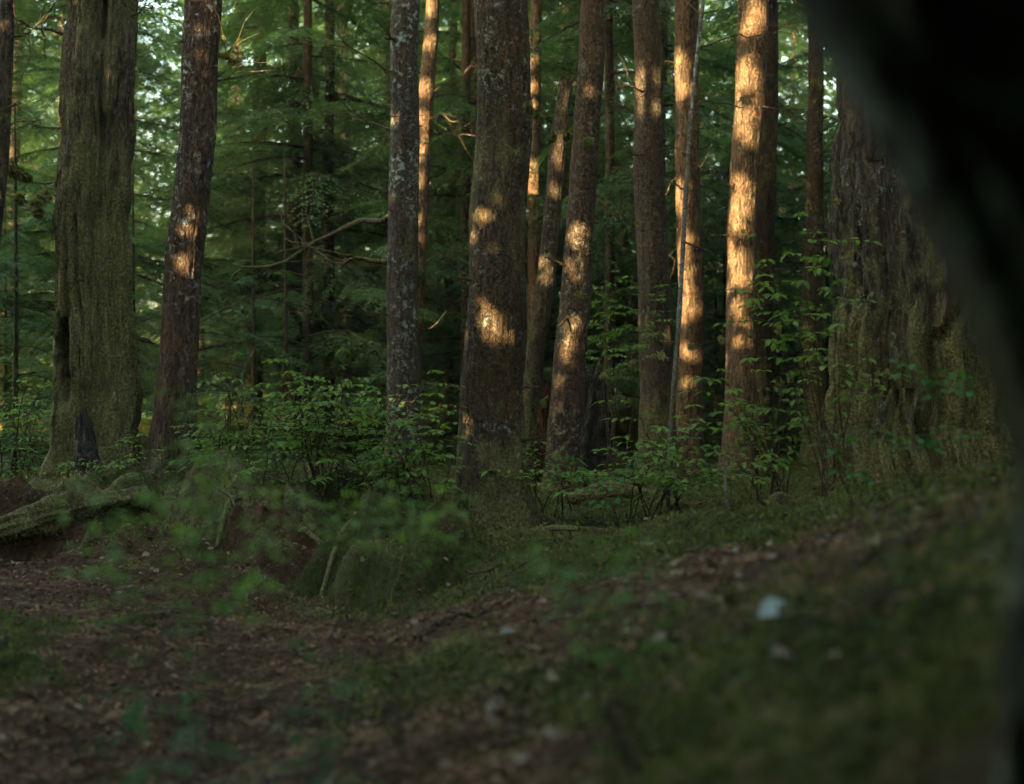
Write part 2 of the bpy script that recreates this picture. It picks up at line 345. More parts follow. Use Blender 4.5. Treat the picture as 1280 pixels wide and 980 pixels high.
def ground_material():
    m, t = nt('forest_floor')
    g = t.nodes.new('ShaderNodeNewGeometry'); v = g.outputs['Position']
    at = t.nodes.new('ShaderNodeAttribute'); at.attribute_name = 'moss'
    n1 = noise(t, v, 34, 6, 0.75); n2 = noise(t, v, 6, 5, 0.6); n3 = noise(t, v, 90, 4, 0.7)
    vo = N(t, 'ShaderNodeTexVoronoi', Scale=38); t.links.new(v, vo.inputs['Vector'])
    brown = ramp(t, math_(t, 'ADD', math_(t, 'MULTIPLY', n1, 0.6), math_(t, 'MULTIPLY', vo.outputs['Color'], 0.35)),
                 [(0.25, (0.022, 0.013, 0.007)), (0.5, (0.078, 0.046, 0.025)), (0.72, (0.165, 0.105, 0.060))])
    brown = mix(t, ramp(t, n2, [(0.35, (0, 0, 0)), (0.7, (1, 1, 1))]), brown, mix(t, n1, (0.016, 0.010, 0.006), (0.075, 0.040, 0.022)))
    green = ramp(t, noise(t, v, 28, 5, 0.7), [(0.3, (0.016, 0.024, 0.007)), (0.52, (0.045, 0.058, 0.015)), (0.72, (0.095, 0.10, 0.03))])
    ap = t.nodes.new('ShaderNodeAttribute'); ap.attribute_name = 'pale'
    green = mix(t, math_(t, 'MULTIPLY', ap.outputs['Fac'], .8), green, ramp(t, noise(t, v, 24, 5, 0.7), [(0.3, (0.04, 0.038, 0.018)), (0.5, (0.12, 0.115, 0.05)), (0.7, (0.24, 0.22, 0.11))]))
    f = math_(t, 'ADD', at.outputs['Fac'], math_(t, 'MULTIPLY', math_(t, 'SUBTRACT', n1, 0.5), 0.8), True)
    c = mix(t, ramp(t, f, [(0.35, (0, 0, 0)), (0.6, (1, 1, 1))]), brown, green)
    h = math_(t, 'ADD', n1, math_(t, 'MULTIPLY', n3, 0.5))
    out(t, c, 0.95, h, 1.0, 0.03, 0.1)
    return m
M_GROUND = ground_material()

# ------------------------------------------------------------------ ground sheet
def axis(lo, mid0, mid1, hi, step, grow):
    a = list(np.arange(mid0, mid1, step)); s = step
    x = a[-1]
    while x < hi: s *= grow; x += s; a.append(x)
    s = step; x = a[0]; pre = []
    while x > lo: s *= grow; x -= s; pre.append(x)
    return np.array(pre[::-1] + a)
gx = axis(-150, -5.2, 5.2, 150, 0.038, 1.13); gy = axis(-40, 1.2, 13.0, 250, 0.038, 1.13)
GX, GY = np.meshgrid(gx, gy)
GZ = ground_h(GX.ravel(), GY.ravel())
gm = moss_mask(GX.ravel(), GY.ravel())
nx, ny = len(gx), len(gy)
i = (np.arange(ny - 1)[:, None] * nx + np.arange(nx - 1)[None]).ravel()
ground = link('ground', make_mesh('ground', np.stack([GX.ravel(), GY.ravel(), GZ], 1), np.stack([i, i + 1, i + nx + 1, i + nx], 1), True, M_GROUND, {'moss': gm, 'pale': pale_mask(GX.ravel(), GY.ravel())}))
tag(ground, kind='structure')

# ------------------------------------------------------------------ trunks
def trunk_geo(P, rad, seg, n, seed, fur=0.03, nf=14, lump=0.05, flare=0.35, flare_h=0.5, lobes=5, z0=0.0, fold=0.0, zf=1.0, strand=None):
    """P control points (base first), rad radii at them; world coordinates"""
    C = curve(P, n); rr = np.interp(np.linspace(0, 1, n), np.linspace(0, 1, len(rad)), rad)
    hz = C[:, 2]; C = C + rad[0] * (.05 if zf < 1 else .16) * np.stack([vnoise(hz * .9, 0, 0, seed), vnoise(hz * .9, 5, 0, seed), 0 * hz], 1) + rad[0] * .05 * np.stack([vnoise(hz * 3, 0, 0, seed), vnoise(hz * 3, 5, 0, seed), 0 * hz], 1)
    T = np.gradient(C, axis=0); T /= np.linalg.norm(T, axis=1)[:, None]
    A = np.cross(T, [0, 1.0, 0]); A /= np.linalg.norm(A, axis=1)[:, None]
    B = np.cross(T, A)
    th = np.arange(seg) / seg * 2 * np.pi
    Z = np.repeat((C[:, 2] - z0)[:, None], seg, 1); TH = np.repeat(th[None], n, 0)
    cx, sx = np.cos(TH), np.sin(TH)
    wob = 0.5 * vnoise(cx * 1.2, sx * 1.2, Z * 1.1 * zf, seed) 
    ph = TH + 0.25 * wob
    r1 = 1 - np.abs(fbm(np.cos(ph) * nf / 2.2, np.sin(ph) * nf / 2.2, Z * 0.9 * zf, seed + 5, 3)) * 1.3
    bumps = lump * fbm(cx * 1.6, sx * 1.6, Z * 1.6, seed + 9, 3)
    small = 0.35 * fur * fbm(cx * nf * 1.6, sx * nf * 1.6, Z * 9 * zf, seed + 15, 2)
    fl = np.exp(-np.clip(Z, 0, 9) / flare_h)
    lob = 0.5 + 0.5 * np.cos(TH * lobes + seed + 1.3 * vnoise(cx * 1.3, sx * 1.3, 0 * Z, seed + 2))
    f = 1 + fur * (r1 - 0.6) + bumps + small + flare * fl * (0.35 + 1.0 * lob)
    if fold: f = f + fold * (np.sqrt(np.abs(fbm(np.cos(ph) * 2.1, np.sin(ph) * 2.1, Z * .35 * zf, seed + 31, 3))) - .5)
    if strand:
        sa, sf, sz = strand; w1 = .5 * vnoise(cx * 2, sx * 2, Z * 1.3, seed + 41)
        rdg = 1 - np.abs(fbm(np.cos(TH + w1) * sf, np.sin(TH + w1) * sf, Z * sz, seed + 43, 2)) * 1.5
        f = f + sa * (rdg - .5)
    rad2 = rr[:, None] * f
    V = C[:, None] + rad2[..., None] * (A[:, None] * cx[..., None] + B[:, None] * sx[..., None])
    i = np.arange(n - 1)[:, None] * seg; j = np.arange(seg)[None]; j2 = (j + 1) % seg
    F = np.stack([i + j, i + seg + j, i + seg + j2, i + j2], -1).reshape(-1, 4)
    return V.reshape(-1, 3), F, C, rr

def twig_curve(p0, p1, sag=0.0, wig=0.03, n=9, seed=0):
    p0, p1 = np.asarray(p0, float), np.asarray(p1, float)
    t = np.linspace(0, 1, n); L = np.linalg.norm(p1 - p0)
    C = p0 + (p1 - p0) * t[:, None]
    C[:, 2] += sag * L * 4 * t * (1 - t)
    for k in range(3): C[:, k] += wig * L * vnoise(t * 4, k * 7.1, seed * 1.37, seed) * (t * (1 - t) * 4) ** .5
    return C

# ---- hemlock bough: axis along +x, flat sprays of needles
def bough(rng, L, droop=0.3, dens=0.85, lw=0.018, ll=0.088):
    leaf, wood = [], Bag()
    n = 14; s = np.linspace(0, 1, n)
    bx = s * L; bz = 0.10 * L * s - droop * L * s ** 2; by = 0.06 * L * vnoise(s * 3, rng.rand() * 50, 0, 1)
    wood.add(*tube_geo(np.stack([bx, by, bz], 1), np.linspace(0.018, 0.004, n) * L / 2, 4))
    nt_ = int(L / 0.075 * dens)
    for side in (-1, 1):
        for k in range(nt_):
            u = 0.10 + 0.9 * (k + rng.rand()) / nt_
            l = (0.42 * L * (1 - u) ** 0.8 + 0.10) * (0.55 + 0.6 * rng.rand())
            o = np.array([np.interp(u, s, bx), np.interp(u, s, by), np.interp(u, s, bz)])
            a = R(58) * side * (0.8 + 0.35 * rng.rand())
            d = np.array([math.cos(a), math.sin(a), -0.12 - 0.3 * rng.rand()]); d /= np.linalg.norm(d)
            m = max(3, int(l / 0.046)); t = (np.arange(m) + 0.5) / m
            c = o + d * (t * l)[:, None]; c[:, 2] -= 0.28 * l * t ** 2
            for s2 in (-1, 1):
                aa = a + s2 * R(48) + rng.randn(m) * 0.25
                dd = np.stack([np.cos(aa), np.sin(aa), -0.22 + 0.16 * rng.randn(m)], 1)
                dd /= np.linalg.norm(dd, axis=1)[:, None]
                w = np.stack([-dd[:, 1], dd[:, 0], 0.16 * rng.randn(m)], 1)
                le = ll * (0.6 + 0.7 * rng.rand(m))[:, None] * (1.1 - 0.5 * t)[:, None]
                ww = lw * (0.6 + 0.6 * rng.rand(m))[:, None]
                leaf.append(np.stack([c, c + dd * le * .45 + w * ww, c + dd * le, c + dd * le * .45 - w * ww], 1))
    LV = np.concatenate(leaf).reshape(-1, 3)
    return LV, wood

def rotz(V, a, tilt=0.0):
    ct, st = math.cos(tilt), math.sin(tilt); c, s = math.cos(a), math.sin(a)
    x = V[:, 0] * ct - V[:, 2] * st; z = V[:, 0] * st + V[:, 2] * ct
    return np.stack([x * c - V[:, 1] * s, x * s + V[:, 1] * c, z], 1)

def crown_meshes(seed, H, nb, z0, lmax, zbias=1.0):
    rng = np.random.RandomState(seed)
    LV, WB = [], Bag()
    proto = [bough(rng, 1.0 * L, 0.22 + 0.25 * rng.rand()) for L in (1.2, 1.7, 2.2, 2.7)]
    for b in range(nb):
        f = rng.rand() ** zbias; z = z0 + (H - z0) * f
        Lw = (0.35 + 0.65 * (1 - f)) * lmax * (0.7 + 0.4 * rng.rand())
        k = int(np.argmin([abs(Lw - q) for q in (1.2, 1.7, 2.2, 2.7)]))
        sc = Lw / (1.2, 1.7, 2.2, 2.7)[k]; sc = min(sc, 1.2)
        a = rng.rand() * 2 * np.pi; ti = rng.randn() * 0.12
        v, wd = proto[k]
        LV.append(rotz(v * sc, a, ti) + [0, 0, z]); 
        for vv, ff in zip(wd.v, wd.f): WB.add(rotz(vv * sc, a, ti) + [0, 0, z], ff)
    LV = np.concatenate(LV); F = np.arange(len(LV)).reshape(-1, 4)
    return (make_mesh('crown', LV, F, False, L_HEM), make_mesh('branches', np.concatenate(WB.v), np.concatenate(WB.f), True, B_FAR))

CR = [crown_meshes(100 + k, 13, 74, 0.6, 3.0, 1.1) for k in range(4)]
CR_LOW = [crown_meshes(200 + k, 4.2, 20, 0.15, 1.5, 1.0) for k in range(2)]     # young trees

# ---- the trees one can tell apart: pts (px, py, width px), base first
TREES = [
 dict(name='tree', D=9.0, pts=[(-44,640,24),(-24,420,20),(-3,230,19),(9,0,18)], mat=B_FAR, fur=.05, label='thin dark trunk cut off by the left edge of the photo'),
 dict(name='cedar_tree', D=11.6, pts=[(122,605,116),(122,540,94),(120,440,88),(122,300,82),(126,150,80),(127,0,80)], mat=B_MOSSY, fur=.20, nf=12, lump=.06, flare=.30, fold=.06, zf=.6, strand=(.20, 2.3, .75), dents=[(88,440,9,38,.24),(92,480,7,26,.2),(135,25,7,40,.16),(105,330,5,50,.06)], seg=150, rings=420,
      label='thick moss-draped trunk with a dark hollow, second from the left edge'),
 dict(name='hemlock_tree', D=11.2, pts=[(212,600,54),(218,520,50),(228,400,46),(240,220,45),(249,80,45),(253,0,45)], mat=B_RED, fur=.05, label='reddish leaning trunk with a sunlit patch right beside the mossy cedar'),
 dict(name='hemlock_tree', D=13.2, pts=[(505,600,42),(504,480,39),(505,300,38),(507,150,36),(509,0,34)], mat=B_GREY, fur=.04, label='grey trunk with pale lichen on its left side, rising from the leafy shrub'),
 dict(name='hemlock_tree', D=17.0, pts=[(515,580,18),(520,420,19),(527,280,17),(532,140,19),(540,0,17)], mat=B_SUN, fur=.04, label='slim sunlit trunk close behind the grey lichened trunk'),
 dict(name='hemlock_tree', D=10.2, pts=[(622,672,84),(620,600,80),(621,500,76),(624,380,72),(626,250,69),(627,100,67),(628,0,66)], mat=B_SCALY, fur=.07, nf=16, flare=.34, lump=.07, seg=120, rings=420,
      label='scaly mossy trunk in sharp focus at the centre, sun patches at mid height'),
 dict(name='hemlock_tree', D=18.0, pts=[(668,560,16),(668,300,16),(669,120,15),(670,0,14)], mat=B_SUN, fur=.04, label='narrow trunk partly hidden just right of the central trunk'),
 dict(name='spruce_tree', D=12.2, pts=[(697,620,48),(704,520,42),(714,400,38),(727,260,34),(736,130,33),(741,0,32)], mat=B_SPRUCE, fur=.05, flare=.2, label='spotted reddish trunk leaning right, behind the broken snag'),
 dict(name='hemlock_tree', D=14.5, pts=[(822,560,48),(820,440,42),(815,300,39),(810,150,36),(806,0,34)], mat=B_BROWN, fur=.04, label='dark brown trunk with a small low sun fleck, left of the pale sapling'),
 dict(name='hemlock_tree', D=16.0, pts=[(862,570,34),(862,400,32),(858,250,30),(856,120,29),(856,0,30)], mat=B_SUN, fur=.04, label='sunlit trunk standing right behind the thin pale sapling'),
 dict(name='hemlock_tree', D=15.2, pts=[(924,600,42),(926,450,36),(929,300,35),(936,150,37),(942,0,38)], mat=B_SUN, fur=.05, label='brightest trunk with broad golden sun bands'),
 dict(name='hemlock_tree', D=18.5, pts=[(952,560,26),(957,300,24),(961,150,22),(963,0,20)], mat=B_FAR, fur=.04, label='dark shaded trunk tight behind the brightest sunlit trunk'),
 dict(name='hemlock_tree', D=17.5, pts=[(1017,560,28),(1018,350,24),(1019,150,20),(1020,0,18)], mat=B_BROWN, fur=.04, label='narrow brown trunk between the brightest trunk and the huge furrowed trunk'),
 dict(name='cedar_tree', D=10.8, pts=[(1150,625,218),(1146,540,196),(1144,420,184),(1143,280,180),(1143,130,176),(1143,0,172)], mat=B_BIG, fur=.20, nf=15, lump=.05, flare=.10, fold=.05, zf=.3, strand=(.17, 3.6, .30), seg=180, rings=420, lobes=6,
      label='huge furrowed grey-brown trunk behind the blurred dark foreground trunk'),
]
TR = []      # for later use: centre line and radius
def build_tree(i, d):
    D = d['D']; pts = d['pts']
    P = [W(px, py, D) for px, py, w in pts]; rad = [w / FPX * D / 2 for px, py, w in pts]
    bx, by = P[0][0], P[0][1]; z = gz(bx, by)
    P[0] = np.array([P[0][0], P[0][1], z - 0.25]) if P[0][2] > z - .25 else P[0]
    dirn = (P[-1] - P[-2]); dirn /= np.linalg.norm(dirn)
    dirn = dirn * np.array([0.7, 1, 1])
    for k in (1, 2, 3): P.append(P[-1] + dirn * 2.3); rad.append(rad[-1] * 0.86)
    # radii spaced by arc
    t = thing(d['name'], d['label'], 'tree', (bx, by, z))
    V, F, C, rr = trunk_geo(P, rad, d.get('seg', 64), d.get('rings', 260), 11 * i + 3, d.get('fur', .04), d.get('nf', 14), d.get('lump', .05), d.get('flare', .42), d.get('flh', .30), d.get('lobes', 5), z, d.get('fold', 0), d.get('zf', 1), d.get('strand'))
    for (hx, hy, hw, hh, dep) in d.get('dents', []):     # hollows in the trunk
        c = W(hx, hy, D); q = ((V[:, 0] - c[0]) / (hw / FPX * D)) ** 2 + ((V[:, 2] - c[2]) / (hh / FPX * D)) ** 2
        V[:, 1] += dep * np.exp(-q ** 2) * (V[:, 1] < D)
    o = link('trunk', make_mesh('trunk', V - np.array([bx, by, z]), F, True, d['mat']), t)
    TR.append((t, C, rr))
    return t
for i, d in enumerate(TREES): build_tree(i, d)

def tree_at(i, py):
    """centre and radius of tree i at photo row py"""
    t, C, rr = TR[i]
    rows = 490 - (C[:, 2] - EYE) / C[:, 1] * FPX
    k = int(np.argmin(np.abs(rows - py))); return C[k], rr[k]

# high crowns of the near trees, above the frame
for i, (t, C, rr) in enumerate(TR):
    if i in (0, 2, 4, 6, 9, 11): continue
    top = C[-1]; c = CR[i % 4]
    zoff = 7.8 + (i % 3) * 0.7 - t.location.z
    lx = np.interp(6.6, C[:, 2], C[:, 0]) - t.location.x
    for me in c:
        o = link(me.name.split('.')[0], me, t, (lx, 0, zoff)); o.rotation_euler.z = i * 1.7; o['kind'] = 'stuff'

# dead snags of branches on trunks: (tree index, row, end px, end py, end D, r)
BR = [(3,95,420,40,12.6,.012),(3,165,400,150,14,.010),(3,260,290,330,13.4,.030),(3,330,405,330,13.3,.028),(4,120,600,70,17,.014),(4,148,574,150,16.6,.016),(4,160,600,170,17,.012),(3,110,480,150,12.7,.010),
      (2,60,300,75,11.2,.010),(2,110,330,90,11.5,.008),(8,200,775,170,14,.010),(8,120,770,95,14,.010),(8,30,790,20,14,.008),(10,60,985,30,15,.012),(10,130,1040,140,14.6,.010),(10,240,870,210,14.5,.008),
      (9,200,820,250,15.6,.008),(9,130,905,118,15.5,.008),(11,140,1060,137,17.5,.010),(5,150,690,170,10.0,.006),(1,215,20,225,11.8,.012),(1,30,190,10,11.4,.010),(1,40,20,25,11.5,.022),(7,230,790,290,12,.008),
      (7,120,800,140,12.3,.009),(10,330,1000,360,15,.008),(9,340,820,300,15.5,.007),(12,320,1050,300,17,.008),(4,300,580,330,17,.008),(4,60,500,90,17,.008),(0,45,40,40,9,.010),(0,160,55,150,9.2,.008),
      (3,400,380,350,12.8,.007),(3,430,600,360,13,.006)]
for k, (ti, row, ex, ey, eD, r) in enumerate(BR):
    c, rr = tree_at(ti, row); t = TR[ti][0]; org = np.array(t.location)
    e = W(ex, ey, eD); d = e - c; d /= np.linalg.norm(d)
    Cc = twig_curve(c + d * rr * .6, e, 0.06 * (1 if k % 2 else -1), 0.10, 14, k + 3)
    b = Bag(); b.add(*tube_geo(Cc, np.linspace(r, r * .3, 14), 7))
    rg = np.random.RandomState(k)
    for q in range(5):       # side twigs
        s = rg.randint(4, 13); p = Cc[s]
        e2 = p + np.array([rg.randn() * .15 + .1 * np.sign(d[0]), rg.randn() * .15, rg.randn() * .14]) * (1 + rg.rand())
        b.add(*tube_geo(twig_curve(p, e2, .05, .1, 6, q), np.linspace(r * .4, r * .15, 6), 5))
    b.build('branch', B_TWIG if r < .02 else B_MOSSY, t, True, org)

for ti, (t, C, rr) in enumerate(TR):
    rg = np.random.RandomState(300 + ti); org = np.array(t.location)
    if ti in (1, 13): continue
    for q in range(9):
        i0 = rg.randint(50, len(C) - 60); c = C[i0]; r0 = rr[i0]
        if c[2] > 5.2 or c[2] < org[2] + .5: continue
        a = rg.rand() * 6.28; d = np.array([math.cos(a), -abs(math.sin(a)) * .8, .25 * rg.randn()]); L = (.05 + .28 * rg.rand() ** 2)
        b = Bag(); b.add(*tube_geo(twig_curve(c + d * r0 * .7, c + d * (r0 + L), .05, .12, 6, q), np.linspace(.012 + .006 * rg.rand(), .004, 6), 6))
        b.build('branch_stub', B_TWIG, t, True, org)
# broken snag, leaning
def snag():
    D = 13.0; pts = [(650,600,26),(664,480,24),(677,390,22),(687,300,22),(697,200,21),(706,105,17)]
    P = [W(x, y, D) for x, y, w in pts]; rad = [w / FPX * D / 2 for x, y, w in pts]
    z = gz(P[0][0], D); P[0][2] = z - .2
    t = thing('broken_snag', 'bare leaning dead trunk snapped off near the top, right of the central trunk', 'dead tree', (P[0][0], D, z))
    V, F, C, rr = trunk_geo(P, rad, 40, 200, 91, .10, 9, .10, .1, .3, 4, z)
    top = V[-40:]; top[:, 2] += 0.07 * rs.rand(40)      # splintered top
    cap = len(V); V = np.vstack([V, C[-1] - [0, 0, .04]])
    j = np.arange(40); k = cap - 40
    F = np.vstack([F, np.stack([k + j, np.full(40, cap), np.full(40, cap), k + (j + 1) % 40], 1)[:, [0, 1, 3, 3]]])
    # quads with a doubled corner are avoided: make the cap as a small shrunken ring instead
    F = F[:-40]
    ring = C[-1] + (top - C[-1]) * 0.35 - [0, 0, 0.05]; V = np.vstack([V[:-1], ring]); k2 = cap
    F = np.vstack([F, np.stack([k + j, k2 + j, k2 + (j + 1) % 40, k + (j + 1) % 40], 1), (k2 + np.arange(40)).reshape(-1, 4)])
    org = np.array(t.location)
    link('trunk', make_mesh('trunk', V - org, F, True, B_BROWN), t)
snag()

# thin pale sapling
def sapling():
    D = 10.4; Pp = [(834,592),(838,540),(846,440),(852,340),(858,230),(866,120),(878,10),(886,-60)]
    P = [W(x, y, D) for x, y in Pp]; z = gz(P[0][0], D); P[0][2] = z - .1
    t = thing('sapling', 'thin pale grey sapling stem bending in front of the sunlit trunk', 'sapling', (P[0][0], D, z)); org = np.array(t.location)
    C = curve(P, 120); r = np.linspace(.020, .012, 120) * (1 + .15 * vnoise(np.linspace(0, 30, 120), 0, 0, 4))
    b = Bag(); b.add(*tube_geo(C, r, 12)); b.build('trunk', B_PALE, t, True, org)
    for k, (row, ex, ey) in enumerate([(236,815,232),(60,960,45),(130,930,135),(300,905,330),(20,840,-10),(190,790,200)]):
        rows = 490 - (C[:, 2] - EYE) / C[:, 1] * FPX; p = C[int(np.argmin(abs(rows - row)))]
        b = Bag(); b.add(*tube_geo(twig_curve(p, W(ex, ey, D + .3), .06, .1, 12, k), np.linspace(.008, .003, 12), 6)); b.build('branch', B_TWIG, t, True, org)
sapling()

# ------------------------------------------------------------------ sunlit spots: rays kept free of foliage
SPOTS = [ # px, py, D, radius px
 (236,275,11.0,17),(234,300,11.0,21),(240,258,11.0,10),(228,325,11.0,15),
 (540,10,17,12),(536,60,17,11),(533,110,17,11),(531,150,17,11),(529,190,17,12),(526,230,17,11),(523,270,17,9),(521,300,17,7),
 (560,148,16.7,12),(590,165,17,16),(585,190,17,12),
 (608,238,10.1,16),(628,252,10.1,20),(634,290,10.1,24),(608,290,10.1,20),(620,305,10.1,18),(602,408,10.1,18),(622,400,10.1,16),(642,418,10.1,14),(600,445,10.1,12),(625,435,10.1,12),(606,500,10.1,7),
 (667,80,18,9),(667,110,18,9),(669,140,18,7),
 (737,100,12.1,9),(733,112,12.1,7),(724,290,12.1,10),(722,320,12.1,12),(716,345,12.1,8),(716,410,12.1,11),(712,440,12.1,13),(708,475,12.1,9),(704,510,12.1,9),
 (803,110,14.4,15),(812,130,14.4,12),(812,408,14.4,16),(824,415,14.4,13),
 (853,80,16,13),(856,115,16,14),(850,195,16,11),(848,240,16,12),(850,270,16,12),(858,300,16,12),(855,330,16,16),(858,365,16,16),(862,400,16,12),(864,440,16,10),(866,480,16,8),
 (950,20,15.1,15),(940,35,15.1,12),(935,90,15.1,20),(935,120,15.1,18),(935,155,15.1,16),(938,170,15.1,12),(930,235,15.1,13),(930,265,15.1,17),(928,295,15.1,16),(927,330,15.1,17),(926,365,15.1,17),(926,400,15.1,16),(928,425,15.1,10),
 (706,180,13,8),(702,210,13,7),(672,490,13.2,11),(668,505,13.2,9),(487,140,13,6),(484,150,13,6),(808,95,14.4,6),(770,600,11.5,8),
]
SP = np.array([W(a, b, c) for a, b, c, r in SPOTS]); SR = np.array([r / FPX * c for a, b, c, r in SPOTS])
sd = np.array(SD)
def lit_free(Cn, size):
    """True where a leaf centre would not shade any sunlit spot"""
    keep = np.ones(len(Cn), bool); stay = np.random.RandomState(3).rand(len(Cn))
    for p, r in zip(SP, SR):
        q = p - Cn; al = q @ sd
        dist = np.linalg.norm(q - al[:, None] * sd, axis=1)
        keep &= ~((al > 0.3) & (dist < r * 1.0 + size * 0.30) & (stay > (.15 if p[1] < 10.5 else .045)))
    return keep

# added out-of-view foliage behind and left: shades the scene, gaps cut for sun spots
def sun_blocker():
    rng = np.random.RandomState(5)
    n = 270000
    px_, py_ = UY, -UX                       # axis across the light
    s = -2.6 - 4.0 * rng.rand(n); w = -23 + 36 * rng.rand(n); z = -0.5 + 14.5 * rng.rand(n); z[:90000] = -0.5 + 6.5 * rng.rand(90000)
    # keep the near zone round the camera clear
    C = np.stack([UX * s + px_ * w, UY * s + py_ * w, z], 1)
    size = 0.13 + 0.10 * rng.rand(n)
    keep = lit_free(C, size)
    keep &= ~((np.hypot(C[:, 0], C[:, 1]) < 2.2))
    C2 = np.stack([7.5 + 4 * rng.rand(40000) , 1 + 17 * rng.rand(40000), 1 + 9 * rng.rand(40000)], 1)      # and an added shading wall to the right
    C2[:, 0] += np.clip(C2[:, 1] - 9, 0, 99) * .4
    C3 = np.stack([-9 + 19 * rng.rand(30000), -10 + 3 * rng.rand(30000), 5 * rng.rand(30000)], 1)
    C = np.vstack([C[keep], C2, C3]); size = np.concatenate([size[keep], .2 + .1 * rng.rand(70000)])
    keep = np.ones(len(C), bool); C = C[keep]; size = size[keep]; m = len(C)
    a = rng.randn(m, 3); a /= np.linalg.norm(a, axis=1)[:, None]
    b = np.cross(a, rng.randn(m, 3)); b /= np.linalg.norm(b, axis=1)[:, None]
    a = a * size[:, None] * .85; b = b * size[:, None] * .75
    V = np.stack([C - a, C + b * .8 - a * .2, C + a, C - b * .8 + a * .2], 1).reshape(-1, 3)
    bag = Bag(); bag.add(V, np.arange(len(V)).reshape(-1, 4))
    o = bag.build('sun_blocker_foliage', L_HEM, None, False)
    tag(o, 'unseen foliage added behind the viewer to cut the sun into patches', kind='stuff')
sun_blocker()

# ------------------------------------------------------------------ trees deeper in the woods
def far_tree(x, y, H, r, k, label, group, crown=True, lean=0.0, zc=0.0, sc=1.0, mat=None):
    z = gz(x, y)
    t = thing('hemlock_tree', label, 'tree', (x, y, z), group)
    P = [(0, 0, -.3), (lean * .3, 0, H * .3), (lean * .6, 0, H * .6), (lean, 0, H)]
    V, F, C, rr = trunk_geo(P, [r * 1.1, r * .95, r * .75, r * .4], 18, 40, k * 7 + 5, .06, 10, .06, .25, .3)
    link('trunk', make_mesh('trunk', V, F, True, mat or B_FAR), t)
    if crown:
        for me in CR[k % 4]:
            o = link(me.name.split('.')[0], me, t, (0, 0, zc)); o['kind'] = 'stuff'; o.rotation_euler.z = k * 2.4; o.scale = (sc, sc, 1)
    return t
FL = 'slender hemlock deep in the dim green woods behind the main trunks'; FG = 'hemlocks deep in the woods'
rng = np.random.RandomState(31)
# ones that can be told apart
SPEC = [(385,19.5,.07,'thin dark trunk with drooping boughs between the reddish trunk and the grey trunk'),
        (368,22.5,.11,'shaded trunk low behind the drooping boughs'),
        (412,21,.08,'second shaded trunk behind the boughs, right of its neighbour'),
        (583,19,.07,'slim dim trunk just left of the central trunk'),
        (762,17.5,.06,'dark thin trunk between the spotted trunk and the brown trunk')]
for k, (px, D, r, lab) in enumerate(SPEC):
    far_tree((px - 640) / FPX * D, D, 13, r, k, lab, None, zc=[.6, 1.5, 1.5, 2.2, 2.2][k], sc=[1, 1, 1, .8, .7][k])
pl = [((px - 640) / FPX * D, D) for px, D, r, l in SPEC]
cnt = 0; tries = 0
while cnt < 104 and tries < 12000:
    tries += 1
    y = 18 + 32 * rng.rand() ** 1.1; x = (rng.rand() * 2 - 1) * (0.43 * y + 2.5)
    px = 640 + x / y * FPX
    if min(math.hypot(x - a, y - b) for a, b in pl) < 2.0 + (y - 16) * .02: continue
    if abs(px - 196) < 12 + .5 / y * FPX or abs(px - 1040) < 6 + .9 / y * FPX: continue
    if 19 > y and 430 < px < 1000: continue
    pl.append((x, y)); far_tree(x, y, 12 + 3 * rng.rand(), .07 + .12 * rng.rand(), cnt + 5, FL, FG, lean=rng.randn() * .3, zc=rng.rand() * 1.2 - .2, sc=.85 + .3 * rng.rand())
    cnt += 1
# neighbours outside the frame, whose crowns close the canopy
for k, (x, y) in enumerate([(6, 7), (7.5, 12), (5, 2.5), (3, -3), (-2, -4), (9, 4)]):
    if y > 60: continue
    far_tree(x, y, 14, .22, k, 'hemlock standing just outside the view', 'hemlocks outside the view', zc=5.6, sc=1.15)
# the far wood that closes the view
def distant_woods():
    rng = np.random.RandomState(8); n = 430000
    y = 40 + 34 * rng.rand(n); x = (rng.rand(n) * 2 - 1) * (0.46 * y + 6); z = 0.2 + 22 * rng.rand(n) ** 1.25
    zc = np.round(z / 0.55) * 0.55 + rng.randn(n) * .10 - .12 * np.abs(((x * .9) % 2) - 1)      # boughs hang in tiers
    dn = fbm(x * .30, y * .30, z * .22, 31, 3) + .25 * fbm(x * 1.1, y * 1.1, z * 1.4, 35, 2)
    gap = np.exp(-((x / y + .250) / .016) ** 2) * (z > 4.5) + np.exp(-((x / y - .2245) / .007) ** 2) * (z > 6)   # breaks in the far wood
    k = dn - gap * .34 > (-.42 + .035 * np.clip(z - 6, 0, 30)); x, y, z = x[k], y[k], zc[k]; n = len(x)
    a = rng.rand(n) * 6.283; s = .22 + .30 * rng.rand(n)
    d = np.stack([np.cos(a), np.sin(a), -.35 + .25 * rng.randn(n)], 1) * s[:, None]
    w = np.stack([-np.sin(a), np.cos(a), .5 * rng.randn(n)], 1) * (s * .22)[:, None]
    c = np.stack([x, y, z], 1)
    V = np.stack([c - d * .5, c + w, c + d * .5, c - w], 1).reshape(-1, 3)
    o = link('distant_woods', make_mesh('distant_woods', V, np.arange(len(V)).reshape(-1, 4), False, L_HEM))
    tag(o, 'far evergreen woods closing off the view behind the trunks', kind='stuff')
distant_woods()
